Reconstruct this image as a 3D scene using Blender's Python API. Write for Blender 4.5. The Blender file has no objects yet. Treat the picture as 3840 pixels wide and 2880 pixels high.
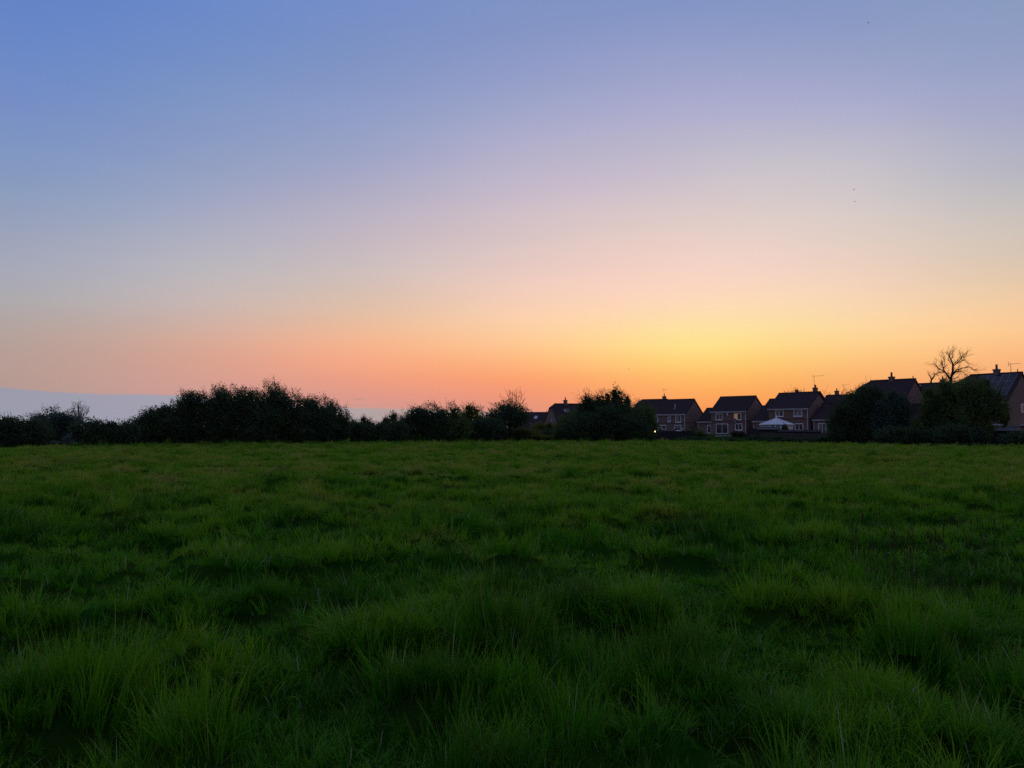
import bpy, bmesh, math, random
import numpy as np
from mathutils import Vector, Matrix

# ------------------------------------------------------------------ camera
S = bpy.context.scene
C = S.collection
R = math.radians
EYE = 1.92
F = 2900.0                                   # focal length in pixels of the 3840 px wide photograph
PITCH = math.atan((1608 - 1440) / F)
cam_data = bpy.data.cameras.new('camera')
cam_data.sensor_width = 36.0
cam_data.lens = 36.0 * F / 3840.0
cam_data.clip_start = 0.05
cam_data.clip_end = 8000.0
cam = bpy.data.objects.new('camera', cam_data)
C.objects.link(cam)
cam.location = (0, 0, EYE)
cam.rotation_euler = (R(90) + PITCH, 0, 0)
S.camera = cam

def direction(px, py):
    u = (px - 1920) / F; v = (1440 - py) / F
    cp, sp = math.cos(PITCH), math.sin(PITCH)
    return (u, cp - v * sp, sp + v * cp)

def at(px, py, D):
    d = direction(px, py)
    k = D / d[1]
    return Vector((d[0] * k, D, EYE + d[2] * k))

# ------------------------------------------------------------------ exposure
S.view_settings.view_transform = 'Standard'
S.view_settings.look = 'None'
S.view_settings.exposure = 0.0
S.view_settings.gamma = 1.0
S.view_settings.use_curve_mapping = False
S.cycles.use_denoising = False
S.cycles.max_bounces = 6
S.cycles.diffuse_bounces = 3
S.cycles.transparent_max_bounces = 8

# ------------------------------------------------------------------ sky: dusk gradient by azimuth and elevation
def lin(c):
    c = np.asarray(c, float) / 255.0
    return np.where(c <= 0.04045, c / 12.92, ((c + 0.055) / 1.055) ** 2.4)

SKY = {   # photograph column: (row, sRGB) down the column
    100: [(0, 98, 130, 198), (193, 105, 137, 200), (386, 116, 141, 198), (578, 126, 151, 194), (723, 137, 157, 190), (868, 155, 161, 184),
          (1012, 168, 168, 178), (1109, 176, 171, 168), (1253, 182, 163, 152), (1350, 182, 157, 147), (1450, 182, 155, 146), (1600, 172, 150, 148)],
    720: [(0, 106, 137, 200), (193, 115, 143, 198), (386, 127, 150, 194), (578, 141, 157, 194), (771, 161, 167, 194), (916, 181, 178, 186),
          (1012, 194, 184, 180), (1157, 207, 182, 168), (1301, 219, 167, 144), (1350, 216, 161, 142), (1430, 212, 158, 146), (1600, 190, 150, 148)],
    1340: [(0, 118, 142, 200), (193, 124, 146, 194), (386, 139, 155, 198), (578, 156, 164, 199), (723, 176, 173, 196), (868, 196, 182, 190),
           (1012, 210, 190, 178), (1157, 230, 191, 155), (1253, 247, 184, 140), (1350, 253, 170, 129), (1446, 232, 155, 130), (1494, 220, 153, 140), (1600, 190, 155, 152)],
    1960: [(0, 126, 147, 195), (193, 139, 152, 198), (386, 158, 165, 202), (578, 183, 178, 203), (723, 200, 187, 202), (819, 211, 193, 195),
           (964, 226, 200, 186), (1109, 247, 205, 173), (1205, 254, 208, 160), (1301, 254, 196, 138), (1379, 255, 174, 114), (1437, 255, 152, 106), (1500, 238, 148, 122), (1600, 205, 150, 140)],
    2500: [(0, 128, 147, 195), (193, 151, 159, 200), (386, 170, 170, 205), (578, 192, 185, 202), (675, 203, 190, 204), (771, 218, 200, 200),
           (916, 235, 206, 195), (1060, 251, 212, 192), (1157, 253, 217, 180), (1240, 254, 226, 155), (1310, 255, 226, 137), (1398, 254, 192, 104), (1456, 255, 175, 100), (1530, 252, 155, 90), (1600, 240, 140, 90)],
    2650: [(0, 129, 148, 195), (193, 151, 160, 200), (386, 171, 171, 206), (578, 194, 188, 202), (723, 211, 199, 203), (868, 229, 207, 198),
           (964, 240, 210, 199), (1060, 252, 214, 192), (1157, 253, 219, 178), (1240, 255, 231, 156), (1303, 255, 233, 140), (1350, 255, 222, 124), (1400, 254, 200, 106), (1456, 254, 178, 96), (1530, 252, 155, 88), (1600, 240, 140, 88)],
    2860: [(0, 130, 148, 195), (193, 151, 161, 200), (386, 173, 173, 208), (578, 197, 192, 203), (723, 213, 202, 203), (868, 230, 208, 198),
           (964, 240, 211, 200), (1060, 251, 216, 192), (1157, 252, 219, 176), (1253, 254, 224, 154), (1340, 253, 206, 122), (1427, 252, 178, 96), (1520, 252, 155, 85), (1600, 242, 140, 85)],
    3300: [(0, 132, 150, 195), (193, 150, 160, 197), (386, 170, 173, 206), (578, 195, 190, 200), (771, 212, 203, 200), (916, 226, 205, 190),
           (1060, 243, 210, 186), (1157, 250, 212, 170), (1253, 252, 208, 146), (1350, 252, 192, 122), (1450, 250, 170, 105), (1600, 235, 145, 100)],
    3740: [(0, 137, 155, 192), (193, 146, 159, 197), (386, 162, 167, 200), (578, 176, 178, 197), (675, 185, 184, 192), (771, 198, 192, 190),
           (868, 208, 197, 185), (964, 216, 198, 176), (1060, 230, 203, 168), (1157, 248, 205, 154), (1253, 254, 203, 140), (1330, 254, 188, 123), (1390, 250, 175, 117), (1600, 225, 145, 115)],
}
ELS = np.concatenate([np.arange(0.0, 30.1, 1.2), [34.0, 42.0, 58.0, 90.0]])
ZENITH = lin((142, 152, 190))
def column(px):
    e, c = [], []
    for row in SKY[px]:
        d = direction(px, row[0]); n = math.sqrt(d[0]**2 + d[1]**2 + d[2]**2)
        w = math.exp(-((row[0] - 1090) / 200.0) ** 2); w2 = math.exp(-((row[0] - 1260) / 110.0) ** 2)
        lift = {100: (-4, 1, 8), 720: (-8, 0, 11), 1340: (-8, 0, 13), 1960: (0, 1, 14), 2500: (1, 0, 3), 3300: (0, 0, 3), 3740: (0, 0, 4)}.get(px, (0, 0, 2))
        warm = {1960: (1, 3, 2), 2860: (0, 2, -2), 3300: (1, 6, 6), 3740: (2, 0, 2)}.get(px, (0, 0, 0))
        e.append(math.degrees(math.asin(d[2] / n))); c.append(np.minimum(255, np.array(row[1:], float) + w * np.array(lift) + w2 * np.array(warm)))
    e = np.array(e[::-1]); c = np.array(c[::-1])
    fine = np.linspace(-1, 34, 701)
    out = []
    k = np.exp(-np.linspace(-2, 2, 61)**2); k /= k.sum()
    cols = []
    for j in range(3):
        v = np.interp(fine, e, c[:, j])
        cols.append(np.convolve(np.pad(v, 30, 'edge'), k, 'valid'))
    top = lin(c[-1])
    for el in ELS:
        if el <= 31:
            out.append(lin([np.interp(el, fine, cols[j]) for j in range(3)]))
        else:
            t = (el - 30.0) / 60.0
            t = t ** 0.6
            out.append(top * (1 - t) + ZENITH * t)
    return np.array(out)
def east(dim, warm):
    hor = lin((132, 112, 122)) * warm + lin((104, 108, 128)) * (1 - warm)
    mid = lin((118, 118, 148)); up = lin((98, 112, 158))
    out = []
    for el in ELS:
        a = min(1, el / 12.0); b = min(1, max(0, (el - 12) / 30.0)); c = min(1, max(0, (el - 42) / 48.0))
        v = (hor * (1 - a) + mid * a) * (1 - b) + up * b
        v = v * (1 - c) + ZENITH / max(dim, .01) * c if c > 0 else v
        out.append(v * dim)
    return np.array(out)
cols = []
for px in sorted(SKY):
    d = direction(px, 1300)
    cols.append((math.atan2(d[0], d[1]), column(px)))
left0, right0 = cols[0][1], cols[-1][1]
DARK = 1.25
cols = ([(-math.pi, east(DARK, .7)), (R(-110), east(DARK, .6)), (R(-62), left0 * .45 + east(DARK, .4) * .55)] + cols +
        [(R(62), right0 * .45 + east(DARK, .5) * .55), (R(110), east(DARK, .6)), (math.pi, east(DARK, .7))])

world = bpy.data.worlds.new('World')
S.world = world
world.use_nodes = True
wt = world.node_tree
wt.nodes.clear()
def N(tree, kind, **kw):
    n = tree.nodes.new(kind)
    for k, v in kw.items(): setattr(n, k, v)
    return n
def M(tree, op, a, b=None, c=None):
    n = N(tree, 'ShaderNodeMath', operation=op)
    for i, v in enumerate((a, b, c)):
        if v is None: continue
        if isinstance(v, (int, float)): n.inputs[i].default_value = v
        else: tree.links.new(v, n.inputs[i])
    return n.outputs[0]
def MIX(tree, fac, a, b):
    n = N(tree, 'ShaderNodeMix', data_type='RGBA')
    for s, v in ((n.inputs[0], fac), (n.inputs[6], a), (n.inputs[7], b)):
        if isinstance(v, (int, float)): s.default_value = v
        elif isinstance(v, (tuple, list)): s.default_value = (*v[:3], 1)
        else: tree.links.new(v, s)
    return n.outputs[2]
def RANGE(tree, v, a, b, c=0.0, d=1.0, kind='LINEAR'):
    n = N(tree, 'ShaderNodeMapRange', interpolation_type=kind)
    tree.links.new(v, n.inputs[0])
    for i, q in enumerate((a, b, c, d)): n.inputs[i + 1].default_value = q
    return n.outputs[0]
tc = N(wt, 'ShaderNodeTexCoord')
sep = N(wt, 'ShaderNodeSeparateXYZ')
wt.links.new(tc.outputs['Generated'], sep.inputs[0])
AZ = M(wt, 'ARCTAN2', sep.outputs[0], sep.outputs[1])
EL = M(wt, 'ARCSINE', sep.outputs[2])
T = M(wt, 'DIVIDE', EL, math.pi / 2)
def ramp(tree, fac, stops, interp='LINEAR'):
    n = N(tree, 'ShaderNodeValToRGB')
    cr = n.color_ramp; cr.interpolation = interp
    while len(cr.elements) > 1: cr.elements.remove(cr.elements[-1])
    cr.elements[0].position = stops[0][0]; cr.elements[0].color = (*stops[0][1], 1)
    for p, c in stops[1:]:
        e = cr.elements.new(p); e.color = (*c, 1)
    tree.links.new(fac, n.inputs[0])
    return n.outputs[0]
def smooth_columns(cols):
    az = np.array([c[0] for c in cols]); tb = np.array([c[1] for c in cols])
    grid = np.radians([-180, -125, -90, -62, -46, -38, -33, -29, -25, -21, -17.5, -14, -11, -8, -5, -2, 1, 3.5, 6, 8, 10, 12, 14, 16, 18, 20, 22.5, 25, 28, 31, 34, 39, 47, 62, 90, 125, 180])
    fine = np.radians(np.arange(-180, 180.5, .5))
    ft = np.array([[np.interp(fine, az, tb[:, i, j]) for j in range(3)] for i in range(tb.shape[1])])
    k = np.exp(-(np.arange(-24, 25) / 7.0) ** 2); k /= k.sum()
    ft = np.apply_along_axis(lambda v: np.convolve(np.pad(v, 24, 'wrap'), k, 'valid'), 2, ft)
    return [(float(g), np.array([[np.interp(g, fine, ft[i, j]) for j in range(3)] for i in range(ft.shape[0])])) for g in grid]
cols = smooth_columns(cols)
acc = None
for i, (az, tab) in enumerate(cols):
    r = ramp(wt, T, [(float(e / 90.0), tuple(float(q) for q in c)) for e, c in zip(ELS, tab)])
    if acc is None: acc = r
    else: acc = MIX(wt, RANGE(wt, AZ, cols[i-1][0], az, kind='LINEAR'), acc, r)
# low grey cloud bank far off along the horizon, its top edge sinking towards the sunset
def azel(px, py):
    d = direction(px, py); n = math.sqrt(d[0]**2 + d[1]**2 + d[2]**2)
    return math.atan2(d[0], d[1]), math.asin(d[2] / n)
pts = [azel(*p) for p in ((-900, 1440), (0, 1457), (300, 1475), (640, 1484), (1000, 1510), (1340, 1531), (1560, 1535), (2060, 1548), (2300, 1580), (2500, 1612))]
A0, A1 = R(-60), R(25)
edge = ramp(wt, RANGE(wt, AZ, A0, A1), [((a - A0) / (A1 - A0), (e * 5,) * 3) for a, e in pts])
nz = N(wt, 'ShaderNodeTexNoise'); nz.inputs['Scale'].default_value = 14.0; nz.inputs['Detail'].default_value = 3
wt.links.new(tc.outputs['Generated'], nz.inputs['Vector'])
wob = M(wt, 'MULTIPLY', M(wt, 'SUBTRACT', nz.outputs[0], 0.5), 0.006)
diff = M(wt, 'ADD', M(wt, 'SUBTRACT', M(wt, 'DIVIDE', edge, 5.0), EL), wob)
bank = M(wt, 'MULTIPLY', RANGE(wt, diff, -0.0016, 0.0016, kind='SMOOTHSTEP'), RANGE(wt, AZ, R(-60), R(-45)))
bank = M(wt, 'MULTIPLY', bank, RANGE(wt, AZ, R(2), R(8), 1.0, 0.0))
bank = M(wt, 'MULTIPLY', bank, 0.92)
bcol = ramp(wt, RANGE(wt, AZ, R(-33), R(6)), [(0.0, tuple(lin((152, 155, 173)))), (0.35, tuple(lin((162, 162, 178)))), (0.62, tuple(lin((178, 162, 160)))), (0.85, tuple(lin((188, 160, 152)))), (1.0, tuple(lin((190, 150, 140))))])
acc = MIX(wt, bank, acc, bcol)
for px, py, wa, we, o in ((1345, 1498, 18, 3.0, .32), (1330, 1518, 45, 2.0, .18), (1460, 1515, 14, 1.5, .15), (1510, 1517, 10, 1.2, .12)):
    a, e = azel(px, py)
    qa = M(wt, 'POWER', M(wt, 'DIVIDE', M(wt, 'SUBTRACT', AZ, a), wa / F), 2.0)
    qe = M(wt, 'POWER', M(wt, 'DIVIDE', M(wt, 'SUBTRACT', EL, e), we / F), 2.0)
    g = M(wt, 'MULTIPLY', M(wt, 'EXPONENT', M(wt, 'MULTIPLY', M(wt, 'ADD', qa, qe), -1.0)), o)
    acc = MIX(wt, g, acc, tuple(lin((140, 130, 140))))
st = N(wt, 'ShaderNodeTexNoise'); st.inputs['Scale'].default_value = 1.0; st.inputs['Detail'].default_value = 2.5
cb_ = N(wt, 'ShaderNodeCombineXYZ')
wt.links.new(M(wt, 'MULTIPLY', AZ, 3.0), cb_.inputs[0]); wt.links.new(M(wt, 'MULTIPLY', EL, 34.0), cb_.inputs[1]); wt.links.new(M(wt, 'MULTIPLY', sep.outputs[0], 2.0), cb_.inputs[2])
wt.links.new(cb_.outputs[0], st.inputs['Vector'])
vm = N(wt, 'ShaderNodeVectorMath', operation='SCALE')          # faint level streaks of thin high cloud
wt.links.new(acc, vm.inputs[0]); wt.links.new(RANGE(wt, st.outputs[0], (.25), .75, .988, 1.012), vm.inputs['Scale'])
acc = vm.outputs[0]
bg = N(wt, 'ShaderNodeBackground')
wt.links.new(acc, bg.inputs[0]); bg.inputs[1].default_value = 1.0
wo = N(wt, 'ShaderNodeOutputWorld')
wt.links.new(bg.outputs[0], wo.inputs[0])

# the sun has just gone behind the houses: a last grazing glow
sun_az = math.atan2(*direction(2800, 1500)[:2])
sd = bpy.data.lights.new('sun', 'SUN')
sd.energy = 0.12; sd.angle = R(8); sd.color = (1.0, 0.55, 0.25)
sun = bpy.data.objects.new('sun', sd); C.objects.link(sun)
sv = Vector((math.sin(sun_az) * math.cos(R(2)), math.cos(sun_az) * math.cos(R(2)), math.sin(R(2))))
sun.rotation_euler = sv.to_track_quat('Z', 'Y').to_euler()

# ------------------------------------------------------------------ materials
def mat(name, col, rough=0.85, spec=0.3, vary=0.0, scale=3.0, col2=None, detail=4.0):
    m = bpy.data.materials.new(name); m.use_nodes = True
    t = m.node_tree; b = t.nodes['Principled BSDF']
    b.inputs['Roughness'].default_value = rough
    b.inputs['Specular IOR Level'].default_value = spec
    if vary or col2:
        g = N(t, 'ShaderNodeNewGeometry'); n = N(t, 'ShaderNodeTexNoise')
        n.inputs['Scale'].default_value = scale; n.inputs['Detail'].default_value = detail
        t.links.new(g.outputs['Position'], n.inputs['Vector'])
        f = RANGE(t, n.outputs[0], 0.35, 0.65)
        c2 = col2 or tuple(q * (1 - vary) for q in col)
        t.links.new(MIX(t, f, col, c2), b.inputs['Base Color'])
    else:
        b.inputs['Base Color'].default_value = (*col, 1)
    return m
def leaf_mat(name, a, b_, trans=0.35, scale=0.6):
    m = bpy.data.materials.new(name); m.use_nodes = True
    t = m.node_tree; t.nodes.clear()
    g = N(t, 'ShaderNodeNewGeometry')
    n = N(t, 'ShaderNodeTexNoise'); n.inputs['Scale'].default_value = scale; n.inputs['Detail'].default_value = 5
    t.links.new(g.outputs['Position'], n.inputs['Vector'])
    c = MIX(t, RANGE(t, n.outputs[0], 0.3, 0.7), a, b_)
    c = MIX(t, M(t, 'MULTIPLY', g.outputs['Random Per Island'], 0.5), c, tuple(q * 0.45 for q in a))
    d = N(t, 'ShaderNodeBsdfDiffuse'); tr = N(t, 'ShaderNodeBsdfTranslucent'); gl = N(t, 'ShaderNodeBsdfGlossy')
    gl.inputs['Roughness'].default_value = 0.5; gl.inputs['Color'].default_value = (0.5, 0.5, 0.5, 1)
    t.links.new(c, d.inputs[0]); t.links.new(c, tr.inputs[0])
    mx = N(t, 'ShaderNodeMixShader'); mx.inputs[0].default_value = trans
    t.links.new(d.outputs[0], mx.inputs[1]); t.links.new(tr.outputs[0], mx.inputs[2])
    m2 = N(t, 'ShaderNodeMixShader'); m2.inputs[0].default_value = 0.012
    t.links.new(mx.outputs[0], m2.inputs[1]); t.links.new(gl.outputs[0], m2.inputs[2])
    o = N(t, 'ShaderNodeOutputMaterial'); t.links.new(m2.outputs[0], o.inputs[0])
    return m
LEAF = {
    'dark': leaf_mat('hawthorn leaves', (.052, .098, .050), (.088, .130, .048)),
    'green': leaf_mat('green leaves', (.085, .150, .052), (.130, .180, .046)),
    'olive': leaf_mat('young olive leaves', (.14, .17, .034), (.18, .18, .040), .5),
    'pale': leaf_mat('pale silvery leaves', (.16, .20, .19), (.12, .16, .14), .3),
    'rust': leaf_mat('rusty leaves', (.11, .068, .05), (.085, .078, .042)),
    'bluegreen': leaf_mat('blue green leaves', (.070, .125, .098), (.105, .150, .096)),
}
BARK = mat('bark', (.05, .038, .03), .95, .1, .4, 6)
def brick_mat(name, a, b_, mortar, sc=1.0):
    m = bpy.data.materials.new(name); m.use_nodes = True
    t = m.node_tree; p = t.nodes['Principled BSDF']
    tcn = N(t, 'ShaderNodeTexCoord'); sp = N(t, 'ShaderNodeSeparateXYZ'); cb = N(t, 'ShaderNodeCombineXYZ')
    t.links.new(tcn.outputs['Object'], sp.inputs[0])
    t.links.new(M(t, 'ADD', sp.outputs[0], sp.outputs[1]), cb.inputs[0]); t.links.new(sp.outputs[2], cb.inputs[1])
    k = N(t, 'ShaderNodeTexBrick')
    k.inputs['Scale'].default_value = 1.0
    k.inputs['Brick Width'].default_value = .225 * sc; k.inputs['Row Height'].default_value = .075 * sc
    k.inputs['Mortar Size'].default_value = .008 * sc
    k.inputs['Color1'].default_value = (*a, 1); k.inputs['Color2'].default_value = (*b_, 1); k.inputs['Mortar'].default_value = (*mortar, 1)
    t.links.new(cb.outputs[0], k.inputs['Vector'])
    n = N(t, 'ShaderNodeTexNoise'); n.inputs['Scale'].default_value = 1.3; n.inputs['Detail'].default_value = 6
    t.links.new(tcn.outputs['Object'], n.inputs['Vector'])
    c = MIX(t, RANGE(t, n.outputs[0], .3, .7, 0, .35), k.outputs[0], tuple(q * .6 for q in a))
    t.links.new(c, p.inputs['Base Color'])
    p.inputs['Roughness'].default_value = .9; p.inputs['Specular IOR Level'].default_value = .15
    return m
def tile_mat(name, a, b_):
    m = bpy.data.materials.new(name); m.use_nodes = True
    t = m.node_tree; p = t.nodes['Principled BSDF']
    tcn = N(t, 'ShaderNodeTexCoord'); sp = N(t, 'ShaderNodeSeparateXYZ')
    t.links.new(tcn.outputs['Object'], sp.inputs[0])
    row = M(t, 'FRACT', M(t, 'MULTIPLY', sp.outputs[2], 5.0))
    n = N(t, 'ShaderNodeTexNoise'); n.inputs['Scale'].default_value = 2.2; n.inputs['Detail'].default_value = 6
    t.links.new(tcn.outputs['Object'], n.inputs['Vector'])
    c = MIX(t, RANGE(t, n.outputs[0], .3, .7), a, b_)
    t.links.new(c, p.inputs['Base Color'])
    bm_ = N(t, 'ShaderNodeBump'); bm_.inputs['Distance'].default_value = .06; bm_.inputs['Strength'].default_value = .9
    t.links.new(row, bm_.inputs['Height']); t.links.new(bm_.outputs[0], p.inputs['Normal'])
    p.inputs['Roughness'].default_value = .85; p.inputs['Specular IOR Level'].default_value = .2
    return m
BRICK = brick_mat('buff brown brick', (.205, .142, .120), (.178, .122, .106), (.195, .155, .140))
BRICK2 = brick_mat('orange brown brick', (.222, .142, .110), (.190, .122, .098), (.20, .155, .130))
RED = brick_mat('red soldier brick', (.13, .048, .042), (.11, .042, .04), (.12, .07, .06))
TILE = tile_mat('dark brown roof tile', (.040, .024, .026), (.028, .019, .022))
TILE2 = tile_mat('plum roof tile', (.042, .024, .028), (.030, .020, .025))
UPVC = mat('white window plastic', (.82, .83, .84), .35, .4, .08, 2)
TRIM = mat('painted trim', (.66, .66, .68), .5, .3, .12, 2)
POT = mat('clay chimney pot', (.16, .075, .05), .9, .2, .3, 5)
METAL = mat('dull aerial metal', (.16, .16, .17), .5, .4, .2, 5)
LEAD = mat('grey lead', (.12, .12, .13), .6, .3, .2, 3)
def glass_mat(name, col, rough=.06, spec=.5):
    m = mat(name, col, rough, spec, .5, .9)
    return m
GLASS = glass_mat('window glass', (.020, .022, .026))
CURTAIN = glass_mat('glass over pale curtain', (.16, .17, .19), .15)
FENCE = mat('weathered fence wood', (.085, .07, .06), .9, .1, .4, 4)
FENCE_D = mat('dark stained fence wood', (.035, .030, .032), .85, .15, .3, 4)
FELT = mat('shed roof felt', (.075, .08, .085), .85, .2, .3, 3)
STONE = mat('pale paving stone', (.30, .29, .27), .9, .2, .25, 3)
PANEL = mat('solar cell glass', (.012, .015, .030), .2, .2, .2, 2)
ALU = mat('aluminium rail', (.22, .23, .25), .4, .5, .1, 3)
POLY = mat('conservatory roof sheet', (.42, .47, .50), .3, .5, .15, 2)
CONGLASS = mat('conservatory glass', (.27, .34, .34), .12, .5, .3, 1.2)
BIRDM = mat('dark feathers', (.03, .03, .035), .8, .2, .3, 20)
def glow_mat(name, col, strength):
    m = bpy.data.materials.new(name); m.use_nodes = True
    b = m.node_tree.nodes['Principled BSDF']
    b.inputs['Base Color'].default_value = (*col, 1)
    b.inputs['Emission Color'].default_value = (*col, 1); b.inputs['Emission Strength'].default_value = strength
    return m
LAMP = glow_mat('lit bulb', (1.0, .76, .36), 3.2)
LITROOM = glow_mat('lamp lit curtain', (.60, .30, .10), .22)

# ------------------------------------------------------------------ object helpers
def tag(o, label, cat, group=None, kind=None):
    o['label'] = label; o['category'] = cat
    if group: o['group'] = group
    if kind: o['kind'] = kind
    return o
def link(name, me, m=None, parent=None, smooth=False):
    if m is not None and len(me.materials) == 0: me.materials.append(m)
    if smooth: me.polygons.foreach_set('use_smooth', [True] * len(me.polygons))
    o = bpy.data.objects.new(name, me); C.objects.link(o)
    if parent is not None: o.parent = parent
    return o
def thing(name, label, cat, loc=(0, 0, 0), rz=0.0, group=None):
    o = bpy.data.objects.new(name, None); C.objects.link(o)
    o.empty_display_size = .3
    o.location = loc; o.rotation_euler = (0, 0, rz)
    return tag(o, label, cat, group)
class MB:
    """collects simple shapes into one mesh"""
    def __init__(s): s.v = []; s.f = []
    def poly(s, pts, faces):
        n = len(s.v); s.v += [tuple(p) for p in pts]; s.f += [tuple(i + n for i in f) for f in faces]; return s
    def box(s, x0, x1, y0, y1, z0, z1):
        return s.poly([(x0, y0, z0), (x1, y0, z0), (x1, y1, z0), (x0, y1, z0), (x0, y0, z1), (x1, y0, z1), (x1, y1, z1), (x0, y1, z1)],
                      [(0, 3, 2, 1), (4, 5, 6, 7), (0, 1, 5, 4), (1, 2, 6, 5), (2, 3, 7, 6), (3, 0, 4, 7)])
    def tube(s, a, b, r0, r1=None, n=8, cap=True):
        r1 = r0 if r1 is None else r1
        a = Vector(a); b = Vector(b); d = (b - a)
        if d.length < 1e-6: return s
        q = d.to_track_quat('Z', 'Y')
        pts = []
        for c, r in ((a, r0), (b, r1)):
            for i in range(n):
                w = 2 * math.pi * i / n
                pts.append(c + q @ Vector((r * math.cos(w), r * math.sin(w), 0)))
        fs = [(i, (i + 1) % n, n + (i + 1) % n, n + i) for i in range(n)]
        if cap: fs += [tuple(range(n - 1, -1, -1)), tuple(range(n, 2 * n))]
        return s.poly(pts, fs)
    def slab(s, pts, t):
        """polygon with thickness t along minus z"""
        n = len(pts)
        low = [(p[0], p[1], p[2] - t) for p in pts]
        return s.poly(list(pts) + low, [tuple(range(n)), tuple(range(2 * n - 1, n - 1, -1))] + [(i, n + i, n + (i + 1) % n, (i + 1) % n) for i in range(n)])
    def build(s, name, m, parent=None, smooth=False):
        me = bpy.data.meshes.new(name); me.from_pydata(s.v, [], s.f); me.update()
        return link(name, me, m, parent, smooth)
def quads_mesh(name, verts, faces):
    """verts (n,3), faces (m,4) arrays"""
    me = bpy.data.meshes.new(name)
    nv, nf, k = len(verts), len(faces), faces.shape[1]
    me.vertices.add(nv); me.vertices.foreach_set('co', np.ascontiguousarray(verts, dtype=np.float32).ravel())
    me.loops.add(nf * k); me.loops.foreach_set('vertex_index', np.ascontiguousarray(faces, dtype=np.int32).ravel())
    me.polygons.add(nf); me.polygons.foreach_set('loop_start', np.arange(0, nf * k, k, dtype=np.int32))
    try: me.polygons.foreach_set('loop_total', np.full(nf, k, dtype=np.int32))
    except Exception: pass
    me.update(calc_edges=True); me.validate()
    return me

# ------------------------------------------------------------------ land
_rng = np.random.default_rng(7)
_tab = _rng.random((256, 256))
def vn(x, y):
    x = np.asarray(x, float); y = np.asarray(y, float)
    xi = np.floor(x).astype(int); yi = np.floor(y).astype(int)
    fx = x - xi; fy = y - yi
    fx = fx * fx * (3 - 2 * fx); fy = fy * fy * (3 - 2 * fy)
    g = lambda i, j: _tab[i & 255, j & 255]
    return (g(xi, yi) * (1 - fx) + g(xi + 1, yi) * fx) * (1 - fy) + (g(xi, yi + 1) * (1 - fx) + g(xi + 1, yi + 1) * fx) * fy - .5
def smooth(a, b, x):
    t = np.clip((x - a) / (b - a), 0, 1); return t * t * (3 - 2 * t)
def hummock(x, y):
    """0..1: tussock mounds of half a metre to a metre and a half, in uneven groups"""
    a = vn(x / .64 + 7, y / .52 + 70) + .55 * vn(x / .31 + 91, y / .27 + 13) + .24 * vn(x / 2.9 + 17, y / 2.1 + 23)
    return smooth(-.12, .55, a)
def zg(x, y):
    x = np.asarray(x, float); y = np.asarray(y, float)
    r = np.hypot(x, y)
    near = 1 - smooth(85, 120, r)
    z = (.16 * vn(x / 9 + 3, y / 7 + 11) + .12 * vn(x / 3.1 + 40, y / 2.6 + 9) + .28 * hummock(x, y) - .07) * near
    z = z * smooth(0.3, 3.0, r)
    z = z + .9 * smooth(95, 135, y) * smooth(15, 50, x)
    return z
def zg1(x, y): return float(zg(np.array([x]), np.array([y]))[0])
radii = np.concatenate([[0.0], np.arange(.4, 14, .22), np.geomspace(14, 160, 130), np.geomspace(170, 5000, 24)])
NA = 420
ang = np.linspace(0, 2 * np.pi, NA, endpoint=False)
rr, aa = np.meshgrid(radii[1:], ang, indexing='ij')
gx = (rr * np.sin(aa)).ravel(); gy = (rr * np.cos(aa)).ravel()
gv = np.column_stack([np.concatenate([[0], gx]), np.concatenate([[0], gy]), np.concatenate([[0], zg(gx, gy)])])
i0 = np.arange(len(radii) - 2)[:, None] * NA; j0 = np.arange(NA)[None, :]; j1 = (j0 + 1) % NA
gf = np.stack([1 + i0 + j0, 1 + i0 + j1, 1 + i0 + NA + j1, 1 + i0 + NA + j0], -1).reshape(-1, 4)[:, ::-1]
gm = quads_mesh('meadow_ground', gv, gf)
bm = bmesh.new(); bm.from_mesh(gm); bm.verts.ensure_lookup_table()
for j in range(NA): bm.faces.new((bm.verts[0], bm.verts[1 + (j + 1) % NA], bm.verts[1 + j]))
bmesh.ops.recalc_face_normals(bm, faces=bm.faces); bm.to_mesh(gm); bm.free()
SOIL = mat('meadow thatch', (.009, .048, .004), 1.0, 0.0, 0, 1.4, (.018, .042, .005), 6)
ground = link('ground', gm, SOIL, None, True); ground['kind'] = 'structure'

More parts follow.
